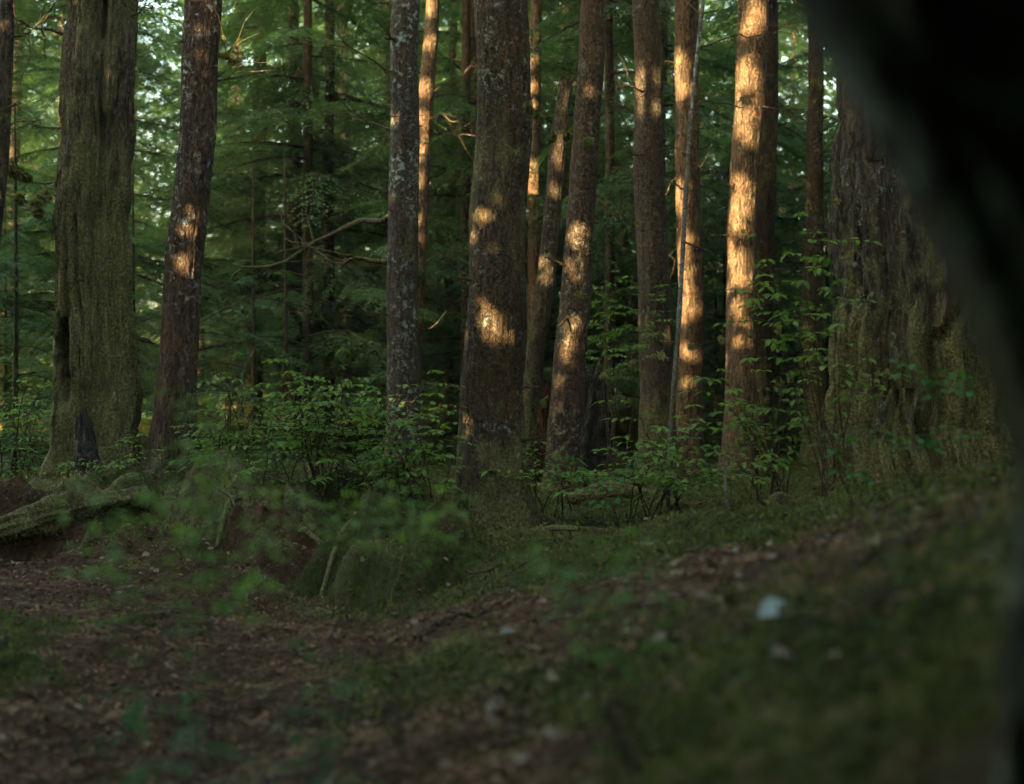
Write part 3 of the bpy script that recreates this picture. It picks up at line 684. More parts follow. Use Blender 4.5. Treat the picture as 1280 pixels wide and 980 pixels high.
# young evergreen growth
YL = 'young evergreen with low green boughs among the far trunks'
for k in range(34):
    y = 14.5 + 14 * rng.rand(); 
    x = (rng.rand() * 2 - 1) * .42 * y
    px = 640 + x / y * FPX
    if k < 12: px = -20 + 110 * rng.rand() if k < 8 else 150 + 330 * rng.rand(); y = 13.5 + 6 * rng.rand(); x = (px - 640) / FPX * y
    z = gz(x, y); t = thing('young_hemlock', YL, 'tree', (x, y, z), 'young evergreens')
    b = Bag(); b.add(*tube_geo([(0, 0, -.1), (.02, 0, 1.5), (0, .02, 3.6)], [.03, .022, .008], 7)); b.build('trunk', B_FAR, t)
    for me in CR_LOW[k % 2]:
        o = link(me.name.split('.')[0], me, t); o['kind'] = 'stuff'; o.rotation_euler.z = k * 1.3; s = .55 + .5 * rng.rand(); o.scale = (s, s, s)

LM = [(0, 'the left edge'), (122, 'the mossy cedar'), (228, 'the reddish leaning trunk'), (505, 'the grey lichened trunk'), (624, 'the central trunk'), (722, 'the spotted trunk'),
      (813, 'the dark brown trunk'), (858, 'the pale sapling'), (932, 'the brightest sunlit trunk'), (1019, 'the narrow brown trunk'), (1090, 'the huge furrowed trunk')]
ORD = ['first', 'second', 'third', 'fourth', 'fifth', 'sixth', 'seventh', 'eighth', 'ninth', 'tenth', 'eleventh', 'twelfth', 'thirteenth', 'fourteenth', 'fifteenth', 'sixteenth', 'seventeenth', 'eighteenth', 'nineteenth', 'twentieth']
def name_by_gap(group, what):
    gaps = {}
    for o in COL.objects:
        if o.get('group') == group and o.parent is None:
            px = 640 + o.location.x / o.location.y * FPX
            if px < 3 or px > 1085: continue
            k = max(q for q in range(len(LM)) if LM[q][0] <= px); k = min(k, len(LM) - 2)
            gaps.setdefault(k, []).append((px, o))
    for k, l in gaps.items():
        l.sort(key=lambda q: q[0])
        for n_, (px, o) in enumerate(l):
            pre = (ORD[n_] + ' ' if len(l) > 1 else '')
            o['label'] = ('%s%s from %s toward %s' % (pre, what, LM[k][1], LM[k + 1][1])) if len(l) > 1 else '%s between %s and %s' % (what, LM[k][1], LM[k + 1][1])
name_by_gap(FG, 'far hemlock'); name_by_gap('young evergreens', 'young evergreen')
for o in COL.objects:
    if o.get('label') == FL: o['label'] = 'far hemlock hidden behind the huge furrowed trunk or beyond the photo edges'
    if o.get('label') == YL: o['label'] = 'young evergreen hidden at the side of the photo, beyond the big trunks'
# ------------------------------------------------------------------ shrubs and sprigs
def leaf_mesh(name, mat, L=1.0, w=0.5):
    """one oval leaf along +x, folded along its midrib; 8 quads-ish"""
    xs = np.array([0, .18, .45, .75, 1.0]) * L; hw = np.array([0.03, .36, .5, .36, .02]) * w * L
    zc = np.array([0, .02, .0, -.05, -.13]) * L
    V = []
    for x, h, z in zip(xs, hw, zc): V += [(x, -h, z + h * .25), (x, 0, z), (x, h, z + h * .25)]
    F = []
    for k in range(4):
        a = 3 * k; F += [(a, a + 3, a + 4, a + 1), (a + 1, a + 4, a + 5, a + 2)]
    return make_mesh(name, V, F, True, mat), np.array(V), np.array(F)
LEAF_NEAR, LNV, LNF = leaf_mesh('leaf', L_TEAL)
LEAF_MID, _, _ = leaf_mesh('leaf', L_SHRUB)
def frame_mat(p, d, roll, s, droop):
    d = np.array(d, float); d[2] = droop; d /= np.linalg.norm(d)
    y = np.cross([0, 0, 1.0], d); y /= np.linalg.norm(y) + 1e-9; z = np.cross(d, y)
    c, q = math.cos(roll), math.sin(roll); y, z = y * c + z * q, z * c - y * q
    return np.array([[d[0]*s, y[0]*s, z[0]*s, p[0]], [d[1]*s, y[1]*s, z[1]*s, p[1]], [d[2]*s, y[2]*s, z[2]*s, p[2]], [0, 0, 0, 1]])
def plant(name, label, cat, base, tips, leaf=0.028, mode='joined', mat=L_SHRUB, seed=0, side=7, sidelen=.25, start=.35, group=None, stem_r=.006, max_leaves=9999, woodmat=None, flat=.22, spread=0.12):
    rg = np.random.RandomState(seed); bx, by = base[0], base[1]; z = gz(bx, by)
    t = thing(name, label, cat, (bx, by, z), group); org = np.array([bx, by, z])
    mats = []; wood = Bag()
    for tip in tips:
        tip = np.asarray(tip, float); b0 = org + np.array([rg.randn() * spread * .5, rg.randn() * spread * .5, -.03]); b0[2] = gz(b0[0], b0[1]) - .03
        midp = b0 + (tip - b0) * .5 + np.array([0, 0, .18 * np.linalg.norm((tip - b0)[:2])])
        C = curve([b0, midp, tip], 16); C += .012 * np.stack([vnoise(np.arange(16) * .8, q, seed, 3) for q in (0, 9, 17)], 1)
        Ls = np.linalg.norm(tip - b0)
        wood.add(*tube_geo(C, np.linspace(stem_r, stem_r * .35, 16), 6))
        for k in range(side):
            u = start + (1 - start) * (k + rg.rand() * .8) / side; ii = u * 15; i0 = min(int(ii), 14)
            p = C[i0] + (C[i0 + 1] - C[i0]) * (ii - i0)
            dmain = C[i0 + 1] - C[i0]; dmain[2] *= .3; dmain = dmain / (np.linalg.norm(dmain) + 1e-9)
            sg = 1 if k % 2 else -1; a = sg * R(55 + 25 * rg.rand())
            if abs(dmain[:2]).sum() < .3 or rg.rand() < .3: aa = rg.rand() * 6.28; d = np.array([math.cos(aa), math.sin(aa), .1])
            else: d = np.array([dmain[0] * math.cos(a) - dmain[1] * math.sin(a), dmain[0] * math.sin(a) + dmain[1] * math.cos(a), .15])
            l = sidelen * (0.5 + .8 * rg.rand()) * (1.15 - .6 * (u - start) / (1 - start))
            Cs = p + d * (np.linspace(0, 1, 8) * l)[:, None]; Cs[:, 2] -= .15 * l * np.linspace(0, 1, 8) ** 2
            wood.add(*tube_geo(Cs, np.linspace(stem_r * .45, stem_r * .18, 8), 5))
            nl = max(3, int(l / (leaf * .62)))
            for q in range(nl):
                uu = (q + .6) / nl; pp = Cs[0] + (Cs[-1] - Cs[0]) * uu; pp = np.array([np.interp(uu, np.linspace(0, 1, 8), Cs[:, c]) for c in range(3)])
                a2 = (1 if q % 2 else -1) * R(50 + 20 * rg.rand()) * (0.25 if q == nl - 1 else 1)
                dd = np.array([d[0] * math.cos(a2) - d[1] * math.sin(a2), d[0] * math.sin(a2) + d[1] * math.cos(a2), 0])
                mats.append(frame_mat(pp, dd, rg.randn() * flat, leaf * (.65 + .6 * rg.rand()), -.15 + .3 * rg.randn() * .6))
    wood.build('stem', woodmat or B_TWIG, t, True, org)
    if len(mats) > max_leaves: 
        sel = rg.permutation(len(mats))[:max_leaves]; mats = [mats[q] for q in sel]
    if mode == 'parts' and len(mats) <= 300:
        me = LEAF_NEAR if mat is L_TEAL else LEAF_MID
        for M in mats:
            M = M.copy(); M[:3, 3] -= org
            o = link('leaf', me, t); o.matrix_basis = Matrix(M.tolist())
    else:
        M = np.array(mats); Vh = np.hstack([LNV, np.ones((len(LNV), 1))])
        V = np.einsum('nij,kj->nki', M[:, :3], Vh).reshape(-1, 3) - org
        F = (LNF[None] + (np.arange(len(M)) * len(LNV))[:, None, None]).reshape(-1, 4)
        o = link('foliage', make_mesh('foliage', V, F, True, mat), t); o['kind'] = 'stuff'
    return t
def tips_px(lst): return [W(*q) for q in lst]
rg = np.random.RandomState(77)
# the wide huckleberry in the middle left
def rnd_tips(boxes, n, D, dD):
    r = []
    for k in range(n):
        x0, y0, x1, y1 = boxes[k % len(boxes)]
        r.append((x0 + (x1 - x0) * rg.rand(), y0 + (y1 - y0) * rg.rand(), D + dD * (rg.rand() - .5)))
    return r
HB = 'huckleberry_bush'
plant(HB, 'wide bright green leafy bush left of centre, in front of the grey trunk', 'bush', W(400, 610, 10.3)[:2], tips_px(rnd_tips([(330,440,460,560)], 17, 10.0, 1.2) + [(430,435,10),(360,445,10.2)]), .058, seed=1, side=8, sidelen=.36, start=.25, spread=.5)
plant(HB, 'leafy bush whose sprays reach up toward the base of the central trunk', 'bush', W(520, 620, 10.0)[:2], tips_px(rnd_tips([(450,470,560,590)], 15, 9.7, .9) + [(543,455,9.6),(580,520,9.5)]), .058, seed=2, side=8, sidelen=.34, start=.3, spread=.4)
plant(HB, 'green leafy bush beside the reddish leaning trunk', 'bush', W(300, 600, 10.8)[:2], tips_px(rnd_tips([(255,455,340,580)], 14, 10.4, 1.0) + [(290,440,10.6)]), .054, seed=3, side=8, sidelen=.34, start=.25, spread=.45)
plant(HB, 'bush growing against the foot of the mossy cedar', 'bush', W(140, 615, 10.6)[:2], tips_px([(150,545,10.6),(175,530,10.7),(110,570,10.8),(195,560,10.6),(130,590,10.3),(60,590,10.7),(90,600,10.2)]), .044, seed=4, side=6, sidelen=.22, start=.4, spread=.3)
plant(HB, 'leafy bush behind the left edge, past the mossy cedar', 'bush', W(30, 600, 13)[:2], tips_px(rnd_tips([(-10,450,70,590)], 14, 13, 1.5)), .055, seed=5, side=8, sidelen=.35, start=.25, spread=.6)
plant(HB, 'bush filling the gap under the pale sapling with long level sprays', 'bush', W(820, 625, 10.2)[:2], tips_px([(770,560,9.6),(800,600,9.5),(790,500,10),(830,530,9.8),(850,580,9.6),(880,520,9.8),(900,560,9.6),(930,590,9.6),(790,545,9.3),(860,500,10.1),(760,590,9.4),(880,610,9.2),(950,545,9.8)]), .066, seed=6, side=7, sidelen=.40, start=.3, spread=.3)
plant(HB, 'tall green bush in front of the brightest sunlit trunk', 'bush', W(960, 625, 9.5)[:2], tips_px([(890,450,9.4),(930,440,9.3),(980,430,9.6),(870,470,9.2),(1000,470,9.4),(940,500,9.2),(1020,520,9.2),(980,555,9.0),(900,500,9.0),(1010,430,9.6),(960,580,8.8)]), .064, seed=7, side=6, sidelen=.36, start=.4, spread=.2)
plant(HB, 'sprays of leaves hanging left of the huge furrowed trunk', 'bush', W(1040, 620, 8.8)[:2], tips_px([(1000,300,8.9),(950,290,9),(1035,270,9),(960,330,8.8),(1030,330,8.8),(1000,260,9.1),(940,350,9.0),(1045,400,8.6),(990,380,8.8),(1080,440,8.5)]), .066, seed=8, side=6, sidelen=.34, start=.6, spread=.12)
plant(HB, 'leafy shrub with bright sprays between spotted trunk and brown trunk', 'bush', W(765, 615, 12.6)[:2], tips_px([(745,365,12.8),(790,340,12.6),(825,350,12.5),(770,330,12.9),(755,390,12.8),(810,375,12.7),(750,345,13)]), .055, seed=9, side=9, sidelen=.40, start=.6, spread=.12)
plant(HB, 'low leafy bush round the foot of the spotted trunk', 'bush', W(690, 625, 10.8)[:2], tips_px([(660,545,10.2),(640,560,10),(690,570,10),(720,590,10),(655,600,9.6),(740,600,10),(700,620,9.6)]), .062, seed=10, side=7, sidelen=.24, start=.4, spread=.25)
# sprigs whose leaves one can pick out in front of the huge trunk
plant('leafy_sprig', 'level sprig of teal leaves across the foot of the huge furrowed trunk', 'sprig', W(1150, 605, 6.2)[:2], tips_px([(1090,538,6.0),(1195,530,6.1),(1140,545,6.0)]), .058, 'parts', L_TEAL, 11, 5, .13, .72, stem_r=.004, flat=.2, spread=.03)
plant('leafy_sprig', 'higher sprig of teal leaves in front of the huge furrowed trunk', 'sprig', W(1200, 600, 6.0)[:2], tips_px([(1130,448,6.0),(1210,460,5.9),(1170,470,5.9)]), .055, 'parts', L_TEAL, 12, 5, .12, .76, stem_r=.004, flat=.2, spread=.03)
plant('leafy_sprig', 'sprig with a few teal leaves at the left foot of the huge trunk', 'sprig', W(1075, 625, 6.6)[:2], tips_px([(1050,575,6.5),(1085,590,6.4),(1030,540,6.6)]), .055, 'parts', L_TEAL, 13, 4, .12, .6, stem_r=.004, flat=.25, spread=.03)
plant('leafy_sprig', 'sprig with teal leaves below the pale sapling', 'sprig', W(770, 640, 8.6)[:2], tips_px([(745,595,8.4),(800,560,8.5),(715,560,8.6),(770,620,8.3)]), .060, 'parts', L_TEAL, 14, 4, .14, .6, stem_r=.004, flat=.25, spread=.05)
# soft foreground plants
def near_base(px, D): 
    return ((px - 640) / FPX * D, D)
plant('foreground_seedling', 'blurred leafy seedling over the lower left of the path', 'seedling', near_base(300, 2.3), tips_px([(150,880,2.2),(240,840,2.3),(450,810,2.5),(370,780,2.6),(100,945,2.1),(430,850,2.3),(330,930,2.2),(250,900,2.2)]), .030, 'parts', L_TEAL, 21, 6, .10, .5, stem_r=.0025, flat=.2, spread=.02, max_leaves=295)
plant('foreground_seedling', 'blurred green seedling left of the path, below the mossy cedar', 'seedling', near_base(170, 3.2), tips_px([(205,760,3.2),(160,730,3.3),(240,735,3.3),(140,770,3.1)]), .030, 'parts', L_TEAL, 22, 5, .09, .5, stem_r=.0025, flat=.3, spread=.02, max_leaves=250)
plant('foreground_seedling', 'bright blurred spray in front of the reddish trunk and over the bank', 'seedling', near_base(290, 2.9), tips_px([(225,470,3.0),(255,490,3.0),(300,565,3.0),(240,540,2.9),(265,520,2.9),(130,618,2.8),(80,615,2.9),(190,605,2.9),(250,595,2.9),(340,605,3.0),(110,600,2.9)]), .030, 'joined', L_SHRUB, 23, 9, .09, .66, stem_r=.0022, flat=.3, spread=.02)
plant('foreground_seedling', 'blurred bright green spray under the central trunk', 'seedling', near_base(790, 2.7), tips_px([(690,690,2.7),(740,665,2.75),(800,650,2.8),(840,670,2.7),(770,690,2.65),(650,660,2.8),(720,700,2.7),(780,670,2.8)]), .026, 'joined', L_SHRUB, 24, 8, .09, .5, stem_r=.002, flat=.3, spread=.02)
plant('foreground_seedling', 'blurred low spray at the middle of the picture, left of the central trunk', 'seedling', near_base(500, 3.8), tips_px([(430,612,3.9),(490,598,3.9),(560,605,3.9),(380,604,3.9),(460,615,3.8),(520,620,3.8)]), .030, 'joined', L_SHRUB, 25, 8, .11, .75, stem_r=.0022, flat=.3, spread=.02)

# ------------------------------------------------------------------ foreground trunk, out of focus
def fore_trunk():
    D = 1.25
    P = [W(1640, 1250, 1.45), W(1625, 1000, 1.40), W(1605, 800, 1.34), W(1593, 600, 1.28), W(1545, 420, 1.25), W(1500, 230, 1.22), W(1440, 40, 1.2), W(1365, -120, 1.2), W(1260, -320, 1.2), W(1063, -620, 1.25), W(963, -1000, 1.3), W(850,-1700,1.4)]
    rad = [.30, .27, .245, .236, .222, .222, .222, .222, .215, .21, .20, .19]
    x, y = P[2][0] + .02, P[2][1] + .05; z = gz(x, y)
    t = thing('leaning_tree', 'near-black out-of-focus trunk arching over the right side of the photo', 'tree', (x, y, z))
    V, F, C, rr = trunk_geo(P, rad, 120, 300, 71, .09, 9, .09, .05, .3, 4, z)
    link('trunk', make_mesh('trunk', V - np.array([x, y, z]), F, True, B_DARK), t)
fore_trunk()

# ------------------------------------------------------------------ stumps, logs, roots
def lump_tube(name, label, cat, ctrl, rad, mat, seed, n=120, seg=48, fur=.2, lump=.25, nf=8, parts=None, loc=None, jag=0.0):
    P = [np.asarray(c, float) for c in ctrl]; o0 = P[0]
    t = thing(name, label, cat, o0)
    C = curve(P, n); rr = np.interp(np.linspace(0, 1, n), np.linspace(0, 1, len(rad)), rad)
    L = np.linalg.norm(np.diff(C, axis=0), axis=1).sum()
    def disp(u, th):
        return 1 + fur * (0.6 - np.abs(fbm(np.cos(th) * nf / 3, np.sin(th) * nf / 3, u * L * 1.2, seed, 3))) + lump * fbm(np.cos(th) * .9, np.sin(th) * .9, u * L * 3, seed + 4, 3)
    V, F = tube_geo(C, rr, seg, disp)
    if jag:      # splintered top
        u = np.repeat(np.arange(n) / (n - 1), seg); th = np.tile(np.arange(seg) / seg * 6.283, n)
        V[:, 2] += jag * np.clip((u - .45) / .55, 0, 1) * (vnoise(np.cos(th) * 2.6, np.sin(th) * 2.6, 0, seed) * 1.2 + .7 * vnoise(np.cos(th) * 7, np.sin(th) * 7, 0, seed + 1))
    # close both ends
    for e, base in ((0, 0), (n - 1, (n - 1) * seg)):
        ring = V[base:base + seg]; k = len(V)
        V = np.vstack([V, C[e] + (ring - C[e]) * .5, C[e] + (ring - C[e]) * .12]); j = np.arange(seg); j2 = (j + 1) % seg
        F = np.vstack([F, np.stack([base + j, base + j2, k + j2, k + j], 1), np.stack([k + j, k + j2, k + seg + j2, k + seg + j], 1), (k + seg + np.arange(seg)).reshape(-1, 4)[:, ::1]])
    link('wood' if parts is None else parts, make_mesh(name, V - o0, F, True, mat), t)
    return t, C, rr
B_LOG = bark('mossy_log', (0.014, 0.010, 0.006), (0.070, 0.048, 0.03), (0.08, 0.045, 0.024), 0.15, 0.75, 0.0, 0.9, 0.2, (0.2, 0.2, 0.15), 15)
logs = []
def onground(px, py, D, up=0.0):
    p = W(px, py, D); p[2] = gz(p[0], p[1]) + up; return p
logs.append(lump_tube('fallen_log', 'mossy rotting log along the left bank above the path', 'log', [onground(-60,690,9.4,.10), onground(40,680,9.5,.12), onground(110,665,9.7,.13), onground(185,655,9.9,.08)], [.085,.09,.075,.04], B_LOG, 5, 160, 60, .6, .7))
logs.append(lump_tube('fallen_log', 'upper of two short mossy logs behind the spotted trunk', 'log', [onground(722,612,12.4,.10), onground(780,612,12.6,.12), onground(850,615,12.7,.10)], [.07,.08,.06], B_LOG, 6, 120, 48, .5, .5))
logs.append(lump_tube('fallen_log', 'lower mossy log right of the spotted trunk', 'log', [onground(712,632,11.6,.04), onground(760,632,11.6,.06), onground(820,634,11.6,.03)], [.06,.07,.05], B_LOG, 7))
logs.append(lump_tube('rotten_stump', 'rust-red rotten stump glowing between central and spotted trunks', 'stump', [onground(676,600,13.4,-.1), W(676,560,13.4), W(674,500,13.4), W(672,468,13.4)], [.16,.13,.10,.06], B_ROT, 8, 90, 40, .7, .5, jag=.2))
logs.append(lump_tube('charred_stump', 'black jagged stump behind the spotted trunk', 'stump', [onground(738,600,14.2,-.1), W(740,560,14.2), W(742,510,14.2), W(738,478,14.2)], [.20,.15,.11,.075], B_CHAR, 9, 90, 40, .6, .45, jag=.22))
logs.append(lump_tube('charred_stump', 'small black stump leaning on the foot of the mossy cedar', 'stump', [onground(112,612,10.8,-.1), W(112,580,10.8), W(108,550,10.85), W(106,525,10.9)], [.11,.085,.065,.05], B_CHAR, 10, 80, 36, .6, .45, jag=.12))
logs.append(lump_tube('mossy_stump', 'moss-covered stump with dark gaps on the bank below the wide bush', 'stump', [onground(352,680,9.6,-.05), W(352,655,9.6), W(354,632,9.65), W(356,618,9.7)], [.17,.15,.13,.09], B_LOG, 11, 80, 40, .8, .6, jag=.08))
logs.append(lump_tube('mossy_stump', 'pale mossy hump at the far right foot of the slope', 'stump', [onground(955,630,8.6,-.05), onground(975,625,8.6,.03), onground(1000,625,8.6,.0)], [.05,.10,.05], B_LOG, 12))
RO = [([(560,690,9.4),(500,700,9.2),(440,735,8.9),(425,760,8.6)], .022),([(600,680,9.7),(560,660,9.8),(480,655,9.9),(430,670,9.7)], .04),([(640,690,9.8),(690,705,9.2),(760,740,8.4)], .03),
      ([(390,625,9.9),(330,640,9.8),(290,670,9.5),(270,700,9.2)], .035),([(370,640,9.7),(400,680,9.3),(410,715,9.1)], .03),([(100,640,10.2),(60,655,9.9),(20,660,9.8),(-30,670,9.6)], .05),([(190,625,10.6),(150,645,10.2),(120,670,9.7),(90,700,9.2)], .04),
      ([(1040,560,10),(1030,600,9.6),(1000,625,9.0),(960,640,8.6)], .05)]
ROL = ['root curling down off the centre mound','root running left from the foot of the central trunk','root running right from the foot of the central trunk','root over the dark bank left of the mossy stump','root hanging beside the mossy stump','thick root along the top of the left bank','root dropping from the reddish trunk to the path','mossy root of the huge furrowed trunk']
RO += [([(350,625,9.9),(345,650,9.6),(330,690,9.2)], .028),([(385,620,9.9),(392,650,9.6),(385,700,9.1)], .032),([(585,668,9.8),(560,700,9.2),(545,735,8.7)], .030),([(655,680,9.8),(665,700,9.3),(650,730,8.8)], .026),([(470,690,8.9),(430,715,8.7),(400,760,8.2)], .022)]
ROL += ['root framing the left of the dark hollow under the wide bush','root framing the right of the dark hollow under the wide bush','root creeping forward left of the central trunk','short root creeping forward right of the central trunk','thin root down the left flank of the centre mound']
for k, (pp, r) in enumerate(RO):
    C = [onground(*q, up=.02) for q in pp]
    lump_tube('exposed_root', ROL[k], 'root', C, [r, r * .9, r * .6, r * .3], B_LOG, 20 + k, 60, 16, .2, .3)

# sticks
def stick(label, pts, r, mat, name='fallen_branch', cat='stick', group=None):
    C = curve([np.asarray(p) for p in pts], 30); o0 = C[0]
    C += .012 * np.stack([vnoise(np.arange(30) * .4, q, len(label), 3) for q in (0, 9, 17)], 1)
    b = Bag(); b.add(*tube_geo(C - o0, np.linspace(r, r * .4, 30) * (1 + .25 * vnoise(np.arange(30) * .7, 0, 0, 1)), 8))
    rg = np.random.RandomState(len(label))
    for q in range(3):
        s = rg.randint(8, 27); p = C[s] - o0; d = C[min(s + 1, 29)] - C[s]; d /= np.linalg.norm(d)
        e = p + d * .10 + np.array([rg.randn() * .06, rg.randn() * .04, abs(rg.randn()) * .06])
        b.add(*tube_geo(twig_curve(p, e, 0, .1, 6, q), np.linspace(r * .45, r * .2, 6), 5))
    o = b.build(name, mat); o.location = o0
    tag(o, label, cat, group)
stick('pale dead stick slanting down the bank below the reddish trunk', [W(258,598,9.6), W(300,635,9.4), W(345,690,9.2)], .013, B_PALE)
stick('brown stick lying on the path at the foot of the slope', [onground(520,822,6.0,.01), onground(565,805,6.15,.02), onground(610,790,6.3,.03)], .014, B_TWIG)
stick('forked dark stick on the path just right of the brown one', [onground(585,800,6.1,.02), onground(610,785,6.3,.04), onground(635,762,6.6,.05)], .012, B_TWIG)
stick('short pale stick leaning against the bank above the path', [onground(305,752,8.0,.01), onground(330,725,8.3,.06)], .010, B_PALE)
stick('dark bare twig standing among the leaves of the left bush', [onground(258,600,10.2), W(275,545,10.1), W(302,505,10.0)], .010, B_TWIG)
stick('thin crooked pale stem on the slope right of centre', [onground(908,645,8.0,-.02), W(908,610,8.0), W(904,580,8.05), W(893,560,8.1)], .010, B_PALE, 'bare_stem')
stick('greyish twigs poking up out of the left bush', [W(300,520,10.8), W(305,460,10.8), W(330,425,10.8)], .008, B_PALE)
stick('pale stick on the forest floor at the lower left', [onground(85,935,4.6,.01), onground(115,930,4.6,.02), onground(150,938,4.5,.02)], .008, B_TWIG)
stick('dark stick sloping through the green patch right of centre', [onground(720,700,6.9,.04), onground(745,725,6.5,.03), onground(770,745,6.2,.02)], .008, B_TWIG)

stick('thin grey stick lying across the bank left of the dark hollow', [onground(205,700,9.1,.02), onground(240,690,9.3,.06), onground(290,672,9.5,.05)], .009, B_PALE)
stick('short upright mossy twig on the bank below the reddish trunk', [onground(247,702,9.0,-.02), W(246,680,9.0), W(249,662,9.05)], .010, B_PALE)
stick('long thin twig fallen over the centre mound', [onground(455,745,8.3,.03), onground(520,720,8.6,.04), onground(590,700,9.0,.05)], .007, B_TWIG)
stick('thin twig hanging over the undercut of the centre mound', [onground(505,755,8.0,.03), onground(480,775,7.7,.02), onground(462,800,7.2,.01)], .006, B_TWIG)
# ------------------------------------------------------------------ dead leaves that stand out
def dead_leaf(px, py, D, s, mat, label, k, group=None):
    p = onground(px, py, D, .02 + s * .15)
    V = LNV.copy(); V[:, 2] += .18 * (V[:, 1] * 2) ** 2 + .10 * np.sin(V[:, 0] * 5 + k); V[:, 1] *= 1.35
    th = .004 / s                                   # a leaf with a thickness
    n = len(V); VV = np.vstack([V, V - [0, 0, th]]); FF = np.vstack([LNF, LNF[:, ::-1] + n])
    o = link('dead_leaf', make_mesh('dead_leaf', VV, FF, True, mat)); o.location = p
    o.rotation_euler = (R(35 + 10 * math.sin(k * 3)), R(-20 + 15 * math.sin(k)), k * 1.9); o.scale = (s, s, s)
    tag(o, label, 'leaf', group)
def solve_D(px, py):
    Ds = np.linspace(1.5, 12, 600); zs = EYE + (490 - py) / FPX * Ds; hh = ground_h((px - 640) / FPX * Ds, Ds)
    return Ds[int(np.argmax(hh > zs))]
dead_leaf(948, 785, solve_D(948, 792), .095, M_PALELEAF, 'large pale blue-grey blurred leaf on the right-hand slope', 0)
dead_leaf(318, 0 + 722, 8.3, .05, M_TANLEAF, 'tan leaf caught on the bank above the path', 1)
DLG = 'pale dead leaves on the forest floor'
SPOTN = [(565, 805, 'the brown stick'), (318, 722, 'the tan leaf on the bank'), (925, 795, 'the large pale blurred leaf'), (170, 655, 'the long left log'), (745, 722, 'the dark sloping stick'), (330, 870, 'the lower left seedling'), (910, 620, 'the crooked pale stem'), (640, 870, 'the middle of the slope')]
_used = {}
def leaf_label(px, py, k):
    a, b, nm = min(SPOTN, key=lambda q: math.hypot(px - q[0], py - q[1])); dx, dy = px - a, py - b
    w = ('right of' if dx > 0 else 'left of') if abs(dx) > abs(dy) else ('below' if dy > 0 else 'above')
    base = '%s dead leaf lying %s %s' % ('greyish' if k % 3 == 0 else 'tan', w, nm); _used[base] = _used.get(base, 0) + 1
    return base if _used[base] == 1 else base + ', ' + ['', 'next one farther away', 'third one out', 'fourth one out', 'fifth one out'][_used[base] - 1]
for k, (px, py, s) in enumerate([(625,803,.06),(632,880,.055),(668,874,.05),(607,897,.04),(452,722,.05),(500,860,.05),(914,700,.05),(918,735,.06),(765,745,.04),(750,800,.05),(815,818,.05),(660,915,.04),(190,682,.06),(178,700,.06),(590,875,.05),(400,915,.04),(355,790,.05),(410,915,.04),(480,835,.04),(960,690,.05),(870,760,.05),(735,700,.04),(240,735,.04),(165,830,.04),(560,740,.04),(780,900,.05),(680,930,.05)]):
    # distance where the ground lies under that pixel
    Ds = np.linspace(1.5, 12, 400); zs = EYE + (490 - py) / FPX * Ds; hh = ground_h((px - 640) / FPX * Ds, Ds)
    D = Ds[int(np.argmax(hh > zs))]
    dead_leaf(px, py, D, s * .9, [M_TANLEAF, M_GREYLEAF][k % 3 == 0], leaf_label(px, py, k), k, DLG)

# ------------------------------------------------------------------ litter, moss and sprouts
def scatter(n, rng, ylo=1.6, yhi=13.0, pw=1.0):
    y = ylo + (yhi - ylo) * rng.rand(n) ** pw; x = (rng.rand(n) * 2 - 1) * (0.40 * y + .35); return x, y
def flakes(name, n, seed, smin, smax, mat, mossy, stand, asp=.45, label=None, lift=.004, keepf=None):
    rng = np.random.RandomState(seed); x, y = scatter(n, rng)
    m = moss_mask(x, y); p = m if mossy else 1 - .8 * m
    k = rng.rand(n) < p
    if keepf is not None: k &= keepf(x, y, rng)
    x, y = x[k], y[k]; n = len(x); z = ground_h(x, y) + lift
    a = rng.rand(n) * 2 * np.pi; el = (rng.randn(n) * .35 if not stand else R(35) + R(50) * rng.rand(n))
    s = smin + (smax - smin) * rng.rand(n) ** 2
    d = np.stack([np.cos(a) * np.cos(el), np.sin(a) * np.cos(el), np.sin(el)], 1) * s[:, None]
    w = np.stack([-np.sin(a), np.cos(a), rng.randn(n) * .4], 1) * (s * asp * .5)[:, None]
    c = np.stack([x, y, z], 1)
    if not stand: c[:, 2] += s * .15; c -= d * .5
    V = np.stack([c - w * .3, c + d * .5 - w, c + d, c + d * .5 + w], 1).reshape(-1, 3)
    V[2::4, 2] += (rng.rand(n) - .7) * s * .4
    o = link(name, make_mesh(name, V, np.arange(len(V)).reshape(-1, 4), False, mat)); tag(o, label, kind='stuff')
flakes('leaf_litter', 120000, 1, .008, .036, L_LITTER, False, False, .55, 'brown leaf and needle litter over the forest floor')
flakes('needle_litter', 80000, 4, .02, .06, L_LITTER, False, False, .10, 'brown twiglets and needles over the forest floor')
flakes('ground_moss', 170000, 2, .012, .038, L_MOSSG, True, True, .35, 'short green moss over the banks and the slope')
L_PALEM = leafmat('pale_feather_moss', (0.07, 0.072, 0.030), (0.16, 0.155, 0.07), (0.29, 0.27, 0.14), 6.0, 0.2, 0.9, 0.1)
flakes('feather_moss', 260000, 7, .012, .036, L_PALEM, True, True, .35, 'pale yellowish feather moss on the bank and mound', keepf=lambda x, y, r: r.rand(len(x)) < pale_mask(x, y))
def low(x, y, r): return (fbm(x * 1.1, y * 1.1, 0, 60, 3) > .15) & (y > 4.5)
flakes('ground_sprouts', 15000, 3, .03, .085, L_GRASSY, True, True, .30, 'small green sprouts growing out of the moss', keepf=low)

